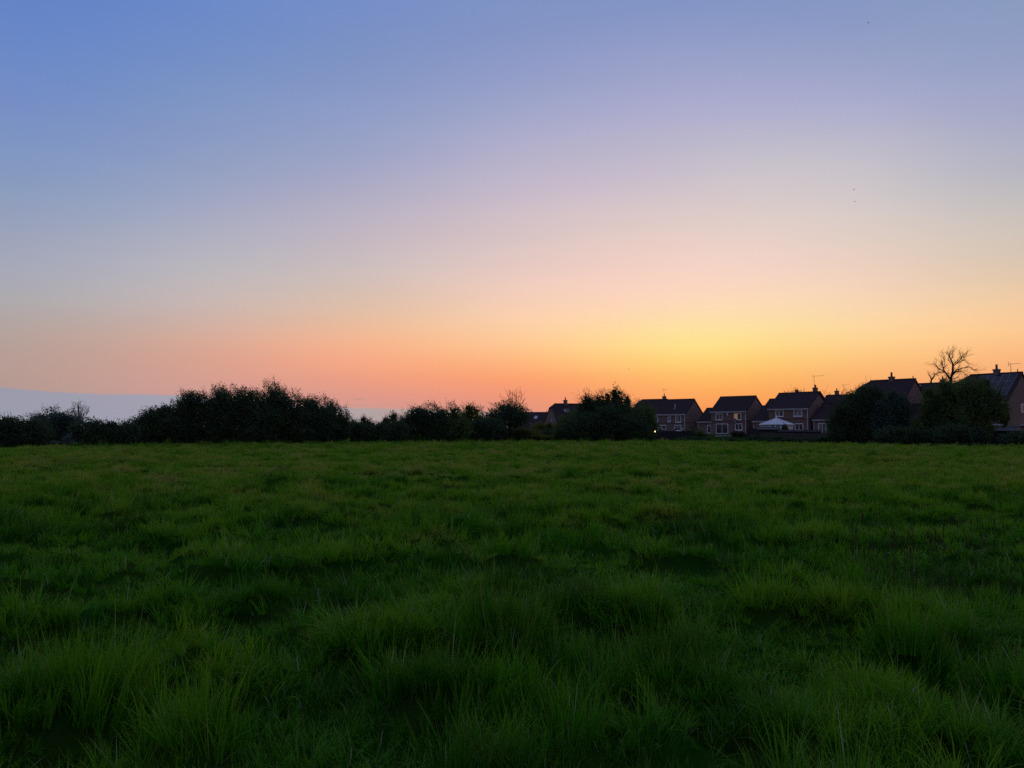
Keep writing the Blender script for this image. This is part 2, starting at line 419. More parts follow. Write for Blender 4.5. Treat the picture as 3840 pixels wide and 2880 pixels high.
# ------------------------------------------------------------------ meadow grass
def grass_mat():
    m = bpy.data.materials.new('meadow grass'); m.use_nodes = True
    t = m.node_tree; t.nodes.clear()
    at_ = N(t, 'ShaderNodeAttribute', attribute_type='INSTANCER', attribute_name='tint')
    g = N(t, 'ShaderNodeNewGeometry')
    n = N(t, 'ShaderNodeTexNoise'); n.inputs['Scale'].default_value = .55; n.inputs['Detail'].default_value = 4
    t.links.new(g.outputs['Position'], n.inputs['Vector'])
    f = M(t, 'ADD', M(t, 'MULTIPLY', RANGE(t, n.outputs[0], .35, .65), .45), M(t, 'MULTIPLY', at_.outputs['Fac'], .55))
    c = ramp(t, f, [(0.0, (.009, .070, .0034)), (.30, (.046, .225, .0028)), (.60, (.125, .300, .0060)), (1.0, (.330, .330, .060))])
    c = MIX(t, RANGE(t, g.outputs['Random Per Island'], .90, 1.0, 0, .7), c, (.24, .24, .09))
    al = N(t, 'ShaderNodeAttribute', attribute_type='GEOMETRY', attribute_name='along')      # drier, yellower blade tips
    c = MIX(t, M(t, 'MULTIPLY', RANGE(t, al.outputs['Fac'], .55, 1.0), .34), c, (.30, .33, .030))
    d = N(t, 'ShaderNodeBsdfDiffuse'); tr = N(t, 'ShaderNodeBsdfTranslucent'); gl = N(t, 'ShaderNodeBsdfGlossy')
    gl.inputs['Roughness'].default_value = .42; gl.inputs['Color'].default_value = (.8, .8, .8, 1)
    t.links.new(c, d.inputs[0]); t.links.new(c, tr.inputs[0])
    mx = N(t, 'ShaderNodeMixShader'); mx.inputs[0].default_value = .45
    t.links.new(d.outputs[0], mx.inputs[1]); t.links.new(tr.outputs[0], mx.inputs[2])
    m2 = N(t, 'ShaderNodeMixShader'); t.links.new(RANGE(t, g.outputs['Random Per Island'], .95, .98, .012, .12), m2.inputs[0])
    t.links.new(mx.outputs[0], m2.inputs[1]); t.links.new(gl.outputs[0], m2.inputs[2])
    o = N(t, 'ShaderNodeOutputMaterial'); t.links.new(m2.outputs[0], o.inputs[0])
    return m
GRASS = grass_mat()
def tuft(seed, n, rad, h0, h1, w, splay, droop, seg=4, mound=0.0):
    """n curved tapering blades on a disc"""
    g = np.random.default_rng(seed)
    r = rad * np.sqrt(g.random(n)); a = g.random(n) * 2 * np.pi
    bx, by = r * np.cos(a), r * np.sin(a)
    h = h0 + (h1 - h0) * g.random(n) ** 1.4
    h *= 1 - mound * (r / rad) ** 2
    nc = max(4, n // 14); cid = g.integers(0, nc, n)
    ca = g.random(nc) * 2 * np.pi; crr = rad * np.sqrt(g.random(nc)); ch = .65 + .7 * g.random(nc)
    own = g.random(n) < .25
    bx = np.where(own, bx, (crr * np.cos(ca))[cid] + g.normal(0, rad * .09, n))
    by = np.where(own, by, (crr * np.sin(ca))[cid] + g.normal(0, rad * .09, n))
    a = np.arctan2(by, bx); r = np.minimum(np.hypot(bx, by), rad)
    h = h * np.where(own, 1, ch[cid])
    out = a + np.where(own, g.normal(0, .9, n), g.normal(0, .45, n) + (g.normal(0, .6, nc))[cid])
    lean = splay * (.2 + .8 * r / rad) * (.4 + g.random(n)) + np.abs(g.normal(0, .10, n))
    bend = droop * g.random(n) ** 2 * 1.6
    ww = w * np.clip(g.lognormal(-.08, .38, n), .45, 2.1)
    face = out + np.pi / 2 + g.normal(0, .5, n)
    V = np.zeros((n, 2 * (seg + 1), 3))
    px, py, pz = bx.copy(), by.copy(), np.full(n, -.03)
    th = lean.copy()
    for k in range(seg + 1):
        t = k / seg
        half = ww * .5 * (1 - t ** 1.6 * .96)
        V[:, 2 * k, 0] = px - half * np.cos(face); V[:, 2 * k, 1] = py - half * np.sin(face); V[:, 2 * k, 2] = pz
        V[:, 2 * k + 1, 0] = px + half * np.cos(face); V[:, 2 * k + 1, 1] = py + half * np.sin(face); V[:, 2 * k + 1, 2] = pz
        L = h / seg
        px = px + L * np.sin(th) * np.cos(out); py = py + L * np.sin(th) * np.sin(out); pz = pz + L * np.cos(th)
        th = np.minimum(th + bend / seg * (1 + 1.5 * t), 2.3)
    base = (np.arange(n) * 2 * (seg + 1))[:, None, None]
    q = np.array([[2 * k, 2 * k + 1, 2 * k + 3, 2 * k + 2] for k in range(seg)])[None]
    me = quads_mesh('grass_tuft', V.reshape(-1, 3), (base + q).reshape(-1, 4))
    al = me.attributes.new('along', 'FLOAT', 'POINT'); al.data.foreach_set('value', np.tile(np.repeat(np.arange(seg + 1) / seg, 2), n).astype(np.float32))
    return me
tcol = bpy.data.collections.new('grass tufts')
kinds = []
def add_tuft(me):
    me.materials.append(GRASS)
    o = bpy.data.objects.new('grass_tuft_%02d' % len(kinds), me); tcol.objects.link(o); kinds.append(o); return len(kinds) - 1
near_s = [add_tuft(tuft(10 + i, 66, .20, .09, .25, .0080, .45, .8)) for i in range(7)]
near_t = [add_tuft(tuft(30 + i, 150, .15, .15, .33, .0088, .48, .8, 5, .2)) for i in range(7)]
mid_s = [add_tuft(tuft(50 + i, 100, .30, .08, .24, .0110, .45, .7, 3)) for i in range(5)]
mid_t = [add_tuft(tuft(60 + i, 130, .20, .14, .32, .0115, .50, .8, 4, .25)) for i in range(5)]
far_s = [add_tuft(tuft(70 + i, 300, .70, .08, .23, .016, .40, .55, 2)) for i in range(5)]
far_t = [add_tuft(tuft(80 + i, 220, .30, .15, .36, .017, .55, .7, 3, .3)) for i in range(5)]
def stalks(seed):
    """flowering stems with dark seed heads"""
    g = np.random.default_rng(seed); m = MB()
    for i in range(5):
        a = g.random() * 6.28; r = .15 * g.random(); h = .55 + .3 * g.random(); l = g.normal(0, .10)
        p0 = Vector((r * math.cos(a), r * math.sin(a), 0)); p1 = p0 + Vector((l * math.cos(a), l * math.sin(a), h))
        m.tube(p0, p1, .0022, .0016, 4, False); m.tube(p1, p1 + Vector((l * .1, 0, .035)), .004, .007, 5); m.tube(p1 + Vector((l * .1, 0, .035)), p1 + Vector((l * .2, 0, .08)), .007, .002, 5)
    me = bpy.data.meshes.new('grass_tuft'); me.from_pydata(m.v, [], m.f); me.update(); return me
seed_m = mat('dark seed heads', (.05, .04, .02), .9, .1)
def add_stalk(me):
    me.materials.append(seed_m)
    o = bpy.data.objects.new('grass_tuft_%02d' % len(kinds), me); tcol.objects.link(o); kinds.append(o); return len(kinds) - 1
stalk_k = [add_stalk(stalks(90 + i)) for i in range(3)]

def field_edge(az):
    """how far the open meadow reaches in that direction (m)"""
    return np.interp(az, [-1.0, -.60, -.43, -.25, -.12, .19, .35, .47, .60, 1.0], [74, 78, 88, 98, 106, 110, 97, 88, 80, 76])
G = np.random.default_rng(5)
P, ROT, SCL, IDX, TINT = [], [], [], [], []
def lush(x, y):
    """taller dark tussock patches and shorter paler turf"""
    a = .3 * vn(x / 2.3 + 20, y / 1.7 + 31) + .45 * vn(x / 11 + 1, y / 6 + 50) + .9 * (hummock(x, y) - .4)
    return np.clip(.5 + a * 1.1, 0, 1)
def scatter(r0, r1, half, step, ks, kt, tall_share, s0):
    nr = int((r1 - r0) / step) + 1
    for i in range(nr):
        r = r0 + i * step
        n = max(1, int(2 * half * r / step))
        a = -half + 2 * half * (np.arange(n) + G.random(n)) / n
        q = r + (G.random(n) - .5) * step * 1.3
        x, y = q * np.sin(a), q * np.cos(a)
        ok = q < field_edge(a) + 2.5
        x, y = x[ok], y[ok]; n = len(x)
        ok = G.random(n) > .06 * (1 - smooth(.03, .34, hummock(x, y))) * (1 - smooth(30, 70, r))
        x, y = x[ok], y[ok]; n = len(x)
        if n == 0: continue
        l = lush(x, y)
        tall = G.random(n) < tall_share * smooth(.45, .8, l)
        idx = np.where(tall, np.array(kt)[G.integers(0, len(kt), n)], np.array(ks)[G.integers(0, len(ks), n)])
        s = s0 * (.75 + .5 * G.random(n))
        c2 = smooth(.14, .36, vn(x / .68 + 123, y / .52 + 45) + .4 * vn(x / 5.5 + 61, y / 3.6 + 15))
        hz = (.46 + .56 * l + .62 * c2) * (.8 + .4 * G.random(n))
        P.append(np.column_stack([x, y, zg(x, y)]))
        fl = smooth(.10, .42, vn(x / 1.9 + 33, y / 1.6 + 58))           # patches laid over by wind and rain
        ROT.append(np.column_stack([G.normal(0, .13, n) + fl * 1.1 * vn(x / 2.7 + 71, y / 2.7), G.normal(0, .13, n) + fl * 1.3 * (vn(x / 2.9, y / 2.9 + 81) + .25), G.random(n) * 6.283]))
        SCL.append(np.column_stack([s, s, s * hz]))
        IDX.append(idx); hm = hummock(x, y); pt = vn(x / 3.7 + 60, y / 2.4 + 44) + .8 * vn(x / 13 + 9, y / 8 + 3)
        far_olive = smooth(1, 36, y)                 # blade tint turns more olive with distance across the meadow
        TINT.append(np.clip(.20 + .16 * hm + .60 * pt - .62 * c2 + .58 * far_olive + G.normal(0, .12, n), 0, 1))
scatter(.9, 9.5, R(56), .145, near_s, near_t, .55, 1.0)
scatter(9.5, 26, R(50), .23, mid_s, mid_t, .5, 1.0)
scatter(26, 60, R(48), .42, far_s, far_t, .45, .9)
scatter(60, 116, R(46), .70, far_s, far_t, .4, 1.25)
def patch(px, py, n, spread, ks, s0, sz, tint):
    d = direction(px, py); k = -EYE / d[2]
    x = d[0] * k + G.normal(0, spread, n); y = d[1] * k + G.normal(0, spread, n)
    s = s0 * (.8 + .4 * G.random(n))
    P.append(np.column_stack([x, y, zg(x, y)])); ROT.append(np.column_stack([np.zeros(n), np.zeros(n), G.random(n) * 6.28]))
    SCL.append(np.column_stack([s, s, s * sz])); IDX.append(np.array(ks)[G.integers(0, len(ks), n)]); TINT.append(np.full(n, tint))
patch(3440, 2230, 9, .45, stalk_k, 1.0, 1.0, .5)
patch(3360, 2150, 6, .5, stalk_k, .95, 1.0, .5)
patch(3600, 2240, 3, .4, stalk_k, .9, 1.0, .5)
patch(2798, 1712, 4, .25, far_t, 1.1, 1.9, .0)
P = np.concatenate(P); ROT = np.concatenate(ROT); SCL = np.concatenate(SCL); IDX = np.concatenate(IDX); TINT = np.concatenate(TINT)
pm = bpy.data.meshes.new('grass_points')
pm.vertices.add(len(P)); pm.vertices.foreach_set('co', P.astype(np.float32).ravel())
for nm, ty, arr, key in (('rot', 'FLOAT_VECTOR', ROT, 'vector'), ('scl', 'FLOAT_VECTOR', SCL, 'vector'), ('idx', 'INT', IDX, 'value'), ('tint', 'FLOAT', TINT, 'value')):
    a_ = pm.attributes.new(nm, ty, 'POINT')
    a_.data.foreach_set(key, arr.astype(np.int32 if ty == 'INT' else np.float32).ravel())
grass = link('grass', pm); grass['kind'] = 'stuff'
grass['label'] = 'long tussocky meadow grass covering the whole field'; grass['category'] = 'grass'
ng = bpy.data.node_groups.new('meadow', 'GeometryNodeTree')
ng.interface.new_socket('Geometry', in_out='INPUT', socket_type='NodeSocketGeometry')
ng.interface.new_socket('Geometry', in_out='OUTPUT', socket_type='NodeSocketGeometry')
gi = N(ng, 'NodeGroupInput'); go = N(ng, 'NodeGroupOutput')
ci = N(ng, 'GeometryNodeCollectionInfo'); ci.inputs[0].default_value = tcol
ci.inputs['Separate Children'].default_value = True; ci.inputs['Reset Children'].default_value = True
ip = N(ng, 'GeometryNodeInstanceOnPoints'); ip.inputs['Pick Instance'].default_value = True
def attr(nm, ty):
    n = N(ng, 'GeometryNodeInputNamedAttribute', data_type=ty); n.inputs[0].default_value = nm; return n.outputs[0]
e2r = N(ng, 'FunctionNodeEulerToRotation')
ng.links.new(attr('rot', 'FLOAT_VECTOR'), e2r.inputs[0])
ng.links.new(gi.outputs[0], ip.inputs['Points']); ng.links.new(ci.outputs[0], ip.inputs['Instance'])
ng.links.new(attr('idx', 'INT'), ip.inputs['Instance Index']); ng.links.new(e2r.outputs[0], ip.inputs['Rotation'])
ng.links.new(attr('scl', 'FLOAT_VECTOR'), ip.inputs['Scale']); ng.links.new(ip.outputs[0], go.inputs[0])
md = grass.modifiers.new('meadow', 'NODES'); md.node_group = ng

# ------------------------------------------------------------------ trees, bushes and hedges
def leaf_cards(g, c, nrm, size, flat=.5):
    """rhombic leaf-clump faces centred at c (n,3)"""
    n = len(c)
    d = g.normal(0, 1, (n, 3)) + nrm * flat
    d /= np.linalg.norm(d, axis=1)[:, None] + 1e-9
    a = np.cross(d, g.normal(0, 1, (n, 3))); a /= np.linalg.norm(a, axis=1)[:, None] + 1e-9
    b = np.cross(d, a)
    s = size if np.ndim(size) else np.full(n, size)
    s = (s * (.6 + .8 * g.random(n)))[:, None]
    w = .55 + .35 * g.random((n, 1))
    V = np.stack([c - a * s * .5, c + b * s * .5 * w, c + a * s * .5, c - b * s * .5 * w], 1)
    return V.reshape(-1, 3)
def foliage(seed, lobes, leaf=.16, dens=1.0, sprig=1.0, sprig_len=.6, fill=True, floor=None):
    """lobes: (x, y, z, rx, ry, rz) in the plant's own space. Returns vertices of leaf faces."""
    g = np.random.default_rng(seed)
    L = np.array(lobes, float)
    out = []
    for k, (cx, cy, cz, rx, ry, rz) in enumerate(L):
        area = 4 * math.pi * ((rx * ry) ** 1.6 / 3 + (rx * rz) ** 1.6 / 3 + (ry * rz) ** 1.6 / 3) ** (1 / 1.6)
        n = int(area * 2.6 / (leaf ** 2) * .80 * dens)
        u = g.normal(0, 1, (n, 3)); u /= np.linalg.norm(u, axis=1)[:, None]
        lump = 1 + .17 * np.sin(u[:, 0] * 6 + k) * np.sin(u[:, 1] * 7 + 2 * k) + .16 * np.sin(u[:, 2] * 9 + 3 * k + u[:, 0] * 5) + .10 * np.sin(u[:, 0] * 15 + u[:, 2] * 13 + k)
        rad = lump * (1 - .35 * g.random(n) ** 2 + .06 * g.normal(0, 1, n))
        p = np.array([cx, cy, cz]) + u * rad[:, None] * np.array([rx, ry, rz])
        keep = np.ones(n, bool)
        for j, (ox, oy, oz, qx, qy, qz) in enumerate(L):
            if j == k: continue
            keep &= (((p - [ox, oy, oz]) / [qx, qy, qz]) ** 2).sum(1) > .62
        if floor is not None: keep &= p[:, 2] > floor
        p, u = p[keep], u[keep]
        out.append(leaf_cards(g, p, u, leaf * .92))
        if fill:
            m = int(area / (leaf * 3) ** 2 * 1.5)
            q = g.normal(0, 1, (m, 3)); q /= np.linalg.norm(q, axis=1)[:, None]
            pf = np.array([cx, cy, cz]) + q * (.25 + .5 * g.random((m, 1))) * np.array([rx, ry, rz])
            if floor is not None: pf = pf[pf[:, 2] > floor]
            out.append(leaf_cards(g, pf, np.zeros_like(pf), leaf * 3.4, 0))
        # twigs that stand out of the outline with a few leaves each
        m = int(area * .62 * sprig)
        if m and len(p) > 4:
            pick = g.integers(0, len(p), m)
            base, nn = p[pick], u[pick].copy()
            up = (nn[:, 2] > -.25)
            base, nn = base[up], nn[up]
            dirs = nn + np.array([0, 0, .55]) + g.normal(0, .35, nn.shape)
            dirs /= np.linalg.norm(dirs, axis=1)[:, None]
            ln = sprig_len * (.35 + .9 * g.random(len(base)) ** 1.5)
            side = np.cross(dirs, g.normal(0, 1, dirs.shape)); side /= np.linalg.norm(side, axis=1)[:, None] + 1e-9
            tip = base + dirs * ln[:, None]; w0 = .018
            out.append(np.stack([base - dirs * .15 - side * w0, base - dirs * .15 + side * w0, tip + side * .008, tip - side * .008], 1).reshape(-1, 3))
            for t in np.linspace(0.05, 1, 9):
                c = base + dirs * (ln * t)[:, None] + g.normal(0, .035, base.shape)
                out.append(leaf_cards(g, c, dirs, leaf * (.82 - .40 * t)))
    return np.concatenate(out)
def cards_obj(name, V, m, parent):
    n = len(V) // 4
    me = quads_mesh(name, V, np.arange(n * 4).reshape(n, 4))
    return link(name, me, m, parent)
def branch_mesh(segs, n=5):
    mb = MB()
    for a, b, r0, r1 in segs: mb.tube(a, b, r0, r1, n, False)
    return mb
def grow(g, p, d, length, r, depth, segs, spread=.55, up=.12, kids=(2, 4), shrink=.68, minr=.012):
    """recursive crooked twigs"""
    steps = 3
    q = Vector(p); dd = Vector(d).normalized(); rr_ = r
    nodes = []
    for i in range(steps):
        dd = (dd + Vector(g.normal(0, .16, 3)) + Vector((0, 0, up * .4))).normalized()
        e = q + dd * (length / steps)
        r2 = max(minr * .6, rr_ * .86)
        segs.append((q, e, rr_, r2)); nodes.append((e, dd.copy(), r2)); q, rr_ = e, r2
    if depth <= 0: return
    for k in range(int(g.integers(kids[0], kids[1] + 1))):
        e, bd, br = nodes[int(g.integers(0, steps))] if k else nodes[-1]
        s = (bd + Vector(g.normal(0, spread, 3)) + Vector((0, 0, up))).normalized()
        grow(g, e, s, length * shrink * (.7 + .5 * g.random()), br * .66, depth - 1, segs, spread, up, kids, shrink, minr)

COUNT = [100]
def plant(name, label, cat, px, D, lobes, kind='dark', leaf=.15, dens=1.0, sprig=1.0, sprig_len=.6, group=None, trunk=True, mat_=None, z=None, spread_y=.8):
    """lobes in photograph-read sizes: (centre px, top py, bottom py, half width px) turned into metres at depth D"""
    COUNT[0] += 1; seed = COUNT[0]
    g = np.random.default_rng(seed)
    base = at(px, 1608, D); zb = zg1(base.x, D) if z is None else z
    root = thing(name, label, cat, (base.x, D, zb - .05), 0, group)
    LB = []
    for cx, ty, by, hw in lobes:
        c = at(cx, (ty + by) / 2, D); rz = (at(cx, ty, D).z - at(cx, by, D).z) / 2
        rx = (at(cx + hw, 1600, D).x - at(cx, 1600, D).x)
        LB.append((c.x - base.x, (g.random() - .5) * rx * .8, c.z - zb + .05, rx, min(rx, rz * 1.6) * spread_y, max(rz, .15)))
        # two or three smaller lobes break up each big one
        for k in range(4):
            w = g.random() * 6.28; e = .2 + .9 * g.random()
            LB.append((c.x - base.x + math.cos(w) * rx * .62, LB[-1 - k][1] - (.2 + .3 * g.random()) * rx, c.z - zb + math.sin(w) * rz * .55, rx * .48, rx * .45 * spread_y, rz * .46))
    V = foliage(seed, LB, leaf, dens, sprig, sprig_len, True, .02)
    cards_obj('crown', V, mat_ or LEAF[kind], root)
    if trunk:
        top = max(l[2] for l in LB); segs = []
        for k in range(3):
            w = k * 2.1 + g.random()
            a = Vector((.18 * math.cos(w), .18 * math.sin(w), 0)); b = a + Vector((.25 * math.cos(w), .25 * math.sin(w), top * .35))
            segs.append((a, b, .11, .08))
            grow(g, b, (math.cos(w) * .4, math.sin(w) * .4, 1), top * .45, .07, 2, segs)
        branch_mesh(segs, 6).build('trunk', BARK, root, True)
    return root
GL = 'bushes and trees along the far edge of the meadow'
# --- edge of the field, from the left
plant('bush', 'dark rounded bush at the far left end of the field edge', 'bush', 70, 80, [(15, 1578, 1672, 70), (75, 1562, 1672, 80), (130, 1572, 1672, 60)], 'dark', group=GL)
plant('tree', 'taller dark tree between the far left bush and the bare twiggy tree', 'tree', 225, 92, [(205, 1534, 1668, 75), (150, 1552, 1668, 60), (265, 1545, 1668, 60)], 'bluegreen', group=GL)
plant('shrub', 'small pale silvery shrub in front of dark bushes at the left', 'shrub', 270, 79.5, [(272, 1622, 1668, 25), (252, 1636, 1668, 18), (285, 1628, 1666, 14)], 'pale', .10, .55, 1.6, .5, trunk=False)
plant('weed', 'thin pale weeds beside the silvery shrub', 'plant', 205, 79.5, [(203, 1650, 1669, 12), (222, 1652, 1669, 9)], 'pale', .07, .35, 2.5, .4, trunk=False)
plant('bush', 'low dark bush just left of the big thicket', 'bush', 400, 80, [(330, 1570, 1670, 60), (390, 1574, 1670, 60), (445, 1580, 1670, 60), (490, 1584, 1670, 45)], 'dark', group=GL)
plant('hawthorn', 'lowest hawthorn at the left shoulder of the big thicket', 'tree', 590, 86, [(555, 1552, 1668, 80), (605, 1530, 1668, 75), (650, 1512, 1668, 70), (515, 1575, 1668, 55)], 'dark', .14, 1, 1.0, .6, GL)
plant('hawthorn', 'broad hawthorn left of the thicket crest with thin twigs on top', 'tree', 770, 88, [(695, 1494, 1666, 80), (750, 1470, 1666, 80), (800, 1460, 1666, 75), (845, 1462, 1666, 75)], 'dark', .14, 1, 1.1, .7, GL)
plant('hawthorn', 'tallest hawthorn on the crest of the big thicket', 'tree', 1000, 89, [(890, 1464, 1664, 75), (940, 1458, 1664, 75), (1000, 1442, 1664, 72), (1045, 1456, 1664, 60), (985, 1490, 1664, 95)], 'dark', .14, 1, 1.2, .7, GL)
plant('hawthorn', 'hawthorn right of the thicket crest with small gaps of sky', 'tree', 1140, 91, [(1095, 1474, 1662, 75), (1150, 1482, 1662, 70), (1195, 1494, 1662, 70), (1130, 1530, 1662, 90)], 'dark', .14, .9, 1.2, .6, GL)
plant('hawthorn', 'hawthorn with wispy outer twigs at the right end of the thicket', 'tree', 1255, 93, [(1235, 1506, 1662, 65), (1280, 1530, 1655, 45), (1225, 1550, 1662, 70)], 'dark', .14, .8, 1.8, .7, GL)
plant('bush', 'low hedge-like bush in the dip under the grey cloud bank', 'bush', 1400, 97, [(1320, 1576, 1657, 50), (1365, 1582, 1657, 55), (1420, 1586, 1657, 60), (1480, 1575, 1657, 60)], 'dark', .15, 1, 1.2, .7, GL)
plant('tree', 'small loose tree in the dip beside the thicket', 'tree', 1370, 112, [(1368, 1556, 1640, 24), (1388, 1572, 1640, 22)], 'rust', .14, .35, 1.6, .7, GL)
plant('tree', 'small round tree right of the dip', 'tree', 1470, 112, [(1472, 1542, 1630, 26), (1448, 1566, 1630, 22)], 'rust', .14, .45, 1.6, .6, GL)
plant('bush', 'dark leafy bush with the left flank of the middle clump', 'tree', 1590, 101, [(1530, 1548, 1656, 58), (1570, 1528, 1656, 55), (1600, 1517, 1656, 55), (1635, 1515, 1656, 45)], 'dark', .14, .8, 1.7, .7, GL)
plant('tree', 'round topped green tree in the middle of the middle clump', 'tree', 1690, 102, [(1690, 1514, 1655, 50), (1660, 1560, 1655, 60), (1725, 1570, 1655, 55)], 'green', .14, .85, 1.6, .6, GL)
plant('tree', 'pale olive tree with fine young leaves at the right of the middle clump', 'tree', 1772, 108, [(1772, 1512, 1600, 42), (1800, 1545, 1640, 32), (1750, 1550, 1640, 40)], 'olive', .13, .5, 1.6, .6, GL)
plant('bush', 'dark bush filling the foot of the single trunked tree', 'bush', 1815, 103, [(1820, 1560, 1655, 55), (1785, 1585, 1655, 50), (1860, 1575, 1655, 40)], 'dark', group=GL)
plant('bush', 'grassy green bush under the single trunked tree', 'bush', 1945, 108, [(1880, 1595, 1655, 38), (1945, 1600, 1655, 50), (1995, 1612, 1655, 45)], 'olive', .14, .8, 1, .5, GL)
def dark_tree():
    D = 106; b = at(1898, 1608, D); z = zg1(b.x, D)
    root = thing('tree', 'dark tree on a single visible trunk before the bare twigs', 'tree', (b.x, D, z), 0, GL)
    g = np.random.default_rng(77); segs = []
    segs += [(Vector((0, 0, -.1)), Vector((.05, 0, 1.3)), .26, .2), (Vector((.05, 0, 1.3)), Vector((-.1, .1, 2.2)), .2, .17)]
    for d in ((-.6, 0, 1), (.5, .1, 1), (-.1, .4, 1.2), (.15, -.4, 1.1)): grow(g, (-.1, .1, 2.2), d, 1.7, .11, 3, segs)
    branch_mesh(segs, 6).build('trunk', BARK, root, True)
    def Lb(cx, ty, by, hw, y=0):
        c = at(cx, (ty + by) / 2, D); return (c.x - b.x, y, c.z - z, hw * D / F, hw * D / F * .8, (by - ty) / 2 * D / F)
    V = foliage(78, [Lb(1905, 1500, 1590, 62), Lb(1870, 1530, 1605, 55, -.6), Lb(1950, 1525, 1595, 42, -.4), Lb(1910, 1545, 1612, 70, .4), Lb(1840, 1555, 1615, 45)], .14, .75, 1.9, .6, True)
    cards_obj('crown', V, LEAF['dark'], root)
dark_tree()
def bare_tree(name, label, px, D, base_py, limbs, seed, r0, twig, depth=2, group=None, leaves=0, z=None, slim=1.0):
    """limbs: traced polylines (px, py); every limb is given its own lean in depth, then grows side twigs"""
    g = np.random.default_rng(seed)
    b = at(px, 1608, D); zb = zg1(b.x, D) if z is None else z
    root = thing(name, label, 'tree', (b.x, D, zb - .1), 0, group)
    segs = []
    for li, (pl, ra, rb) in enumerate(limbs):
        lean = 0 if li == 0 else (g.random() - .5) * 1.5
        pts = []
        for k, (qx, qy) in enumerate(pl):
            w = at(qx, qy, D); t = k / max(1, len(pl) - 1)
            pts.append(Vector((w.x - b.x, lean * t * 1.6 + g.normal(0, .05), w.z - zb + .1)))
        for k in range(len(pts) - 1):
            a, c = pts[k], pts[k + 1]; t0 = k / (len(pts) - 1); t1 = (k + 1) / (len(pts) - 1)
            ka, kb = slim * (ra + (rb - ra) * t0), slim * (ra + (rb - ra) * t1)
            m = (a + c) / 2 + Vector(g.normal(0, .05 * (c - a).length, 3))
            segs.append((a, m, ka, (ka + kb) / 2)); segs.append((m, c, (ka + kb) / 2, kb))
            if li > 0 or k >= len(pts) - 3:
                for q in range(4 if depth > 1 else 5):
                    d = (c - a).normalized() + Vector(g.normal(0, .5, 3)) + Vector((0, 0, .1))
                    grow(g, a.lerp(c, g.random()), d, twig * (.5 + .6 * g.random()), max(.024, kb * .42), depth, segs, .38, .1, (1, 3))
    branch_mesh(segs, 5).build('trunk', BARK, root, True)
    if leaves:
        tips = np.array([tuple(s[1]) for s in segs if s[3] < .03])
        tips = tips[g.integers(0, len(tips), leaves)] + g.normal(0, .08, (leaves, 3))
        cards_obj('crown', leaf_cards(g, tips, np.zeros_like(tips), .10), LEAF['olive'], root)
    return root
def fan(cx, by, ty, hw, n, seed):
    g = np.random.default_rng(seed); out = [([(cx, 1640), (cx, by)], .10, .07)]
    for i in range(n):
        t = (i + .5) / n * 2 - 1
        tx = cx + t * hw; tp = ty + (by - ty) * .35 * t * t + g.normal(0, 4)
        mx = cx + t * hw * .62
        out.append(([(cx + t * 3, by), (mx, by + (tp - by) * .55), (tx, tp)], .05, .016))
    return out
bare_tree('tree', 'spray of bare upright twigs behind the single trunked tree', 1932, 114, 1640, fan(1930, 1570, 1468, 42, 9, 3), 31, .1, .7, 1, GL, 120)
bare_tree('tree', 'leafless twiggy grey tree behind the far left bushes', 300, 108, 1640, fan(300, 1590, 1520, 36, 9, 4), 32, .1, .7, 2, GL, 60)
plant('bush', 'light olive bush in front of the low roofed house', 'bush', 2035, 120, [(2020, 1582, 1640, 35), (2055, 1580, 1640, 28)], 'olive', .14, .6, 1.2, .5, trunk=False, group=GL)
GH = 'hedges along the garden ends'
plant('hedge', 'clipped low hedge with a paler green top, in front of the pyramid roofed garage', 'hedge', 2000, 108, [(1935, 1632, 1656, 45), (2000, 1628, 1656, 50), (2060, 1632, 1656, 50)], 'olive', .12, 1, .5, .25, trunk=False, group=GH)
plant('hedge', 'dark hedge just behind the clipped pale topped hedge', 'hedge', 2000, 112, [(1930, 1612, 1650, 45), (1990, 1616, 1650, 45), (2055, 1608, 1650, 50), (2100, 1612, 1650, 40)], 'dark', .13, 1, .6, .3, trunk=False, group=GH)
# --- the big dark clump before the houses
plant('tree', 'leafy green tree at the left side of the clump hiding the gabled house', 'tree', 2150, 106, [(2150, 1540, 1655, 62), (2115, 1570, 1655, 40), (2190, 1550, 1655, 50)], 'green', .14, 1, 1.3, .6, GL)
plant('tree', 'tree with an open sky pierced top left of the tallest top in the clump', 'tree', 2215, 104, [(2200, 1472, 1600, 34), (2235, 1484, 1655, 44), (2255, 1466, 1600, 32), (2215, 1515, 1655, 60)], 'dark', .14, .45, 1.9, .6, GL)
plant('tree', 'tallest tree of the clump with an open top against the sunset', 'tree', 2315, 104, [(2315, 1450, 1560, 36), (2280, 1472, 1600, 32), (2310, 1502, 1656, 74), (2345, 1478, 1590, 26)], 'dark', .14, .5, 1.9, .6, GL)
plant('bush', 'broad dark bush filling the front of the clump', 'bush', 2260, 101, [(2190, 1545, 1658, 75), (2290, 1525, 1658, 85), (2375, 1535, 1658, 65)], 'dark', .15, 1, .8, .5, GL)
plant('tree', 'rounded green tree at the right side of the clump beside the first brick house', 'tree', 2420, 106, [(2395, 1508, 1655, 60), (2430, 1535, 1655, 30), (2350, 1525, 1655, 55)], 'green', .14, .9, 1.2, .5, GL)
plant('bush', 'low dark bush beside the lit garden lamp', 'bush', 2430, 103, [(2395, 1600, 1657, 42), (2425, 1630, 1657, 25)], 'dark', .14, 1, 1, .4, trunk=False, group=GL)
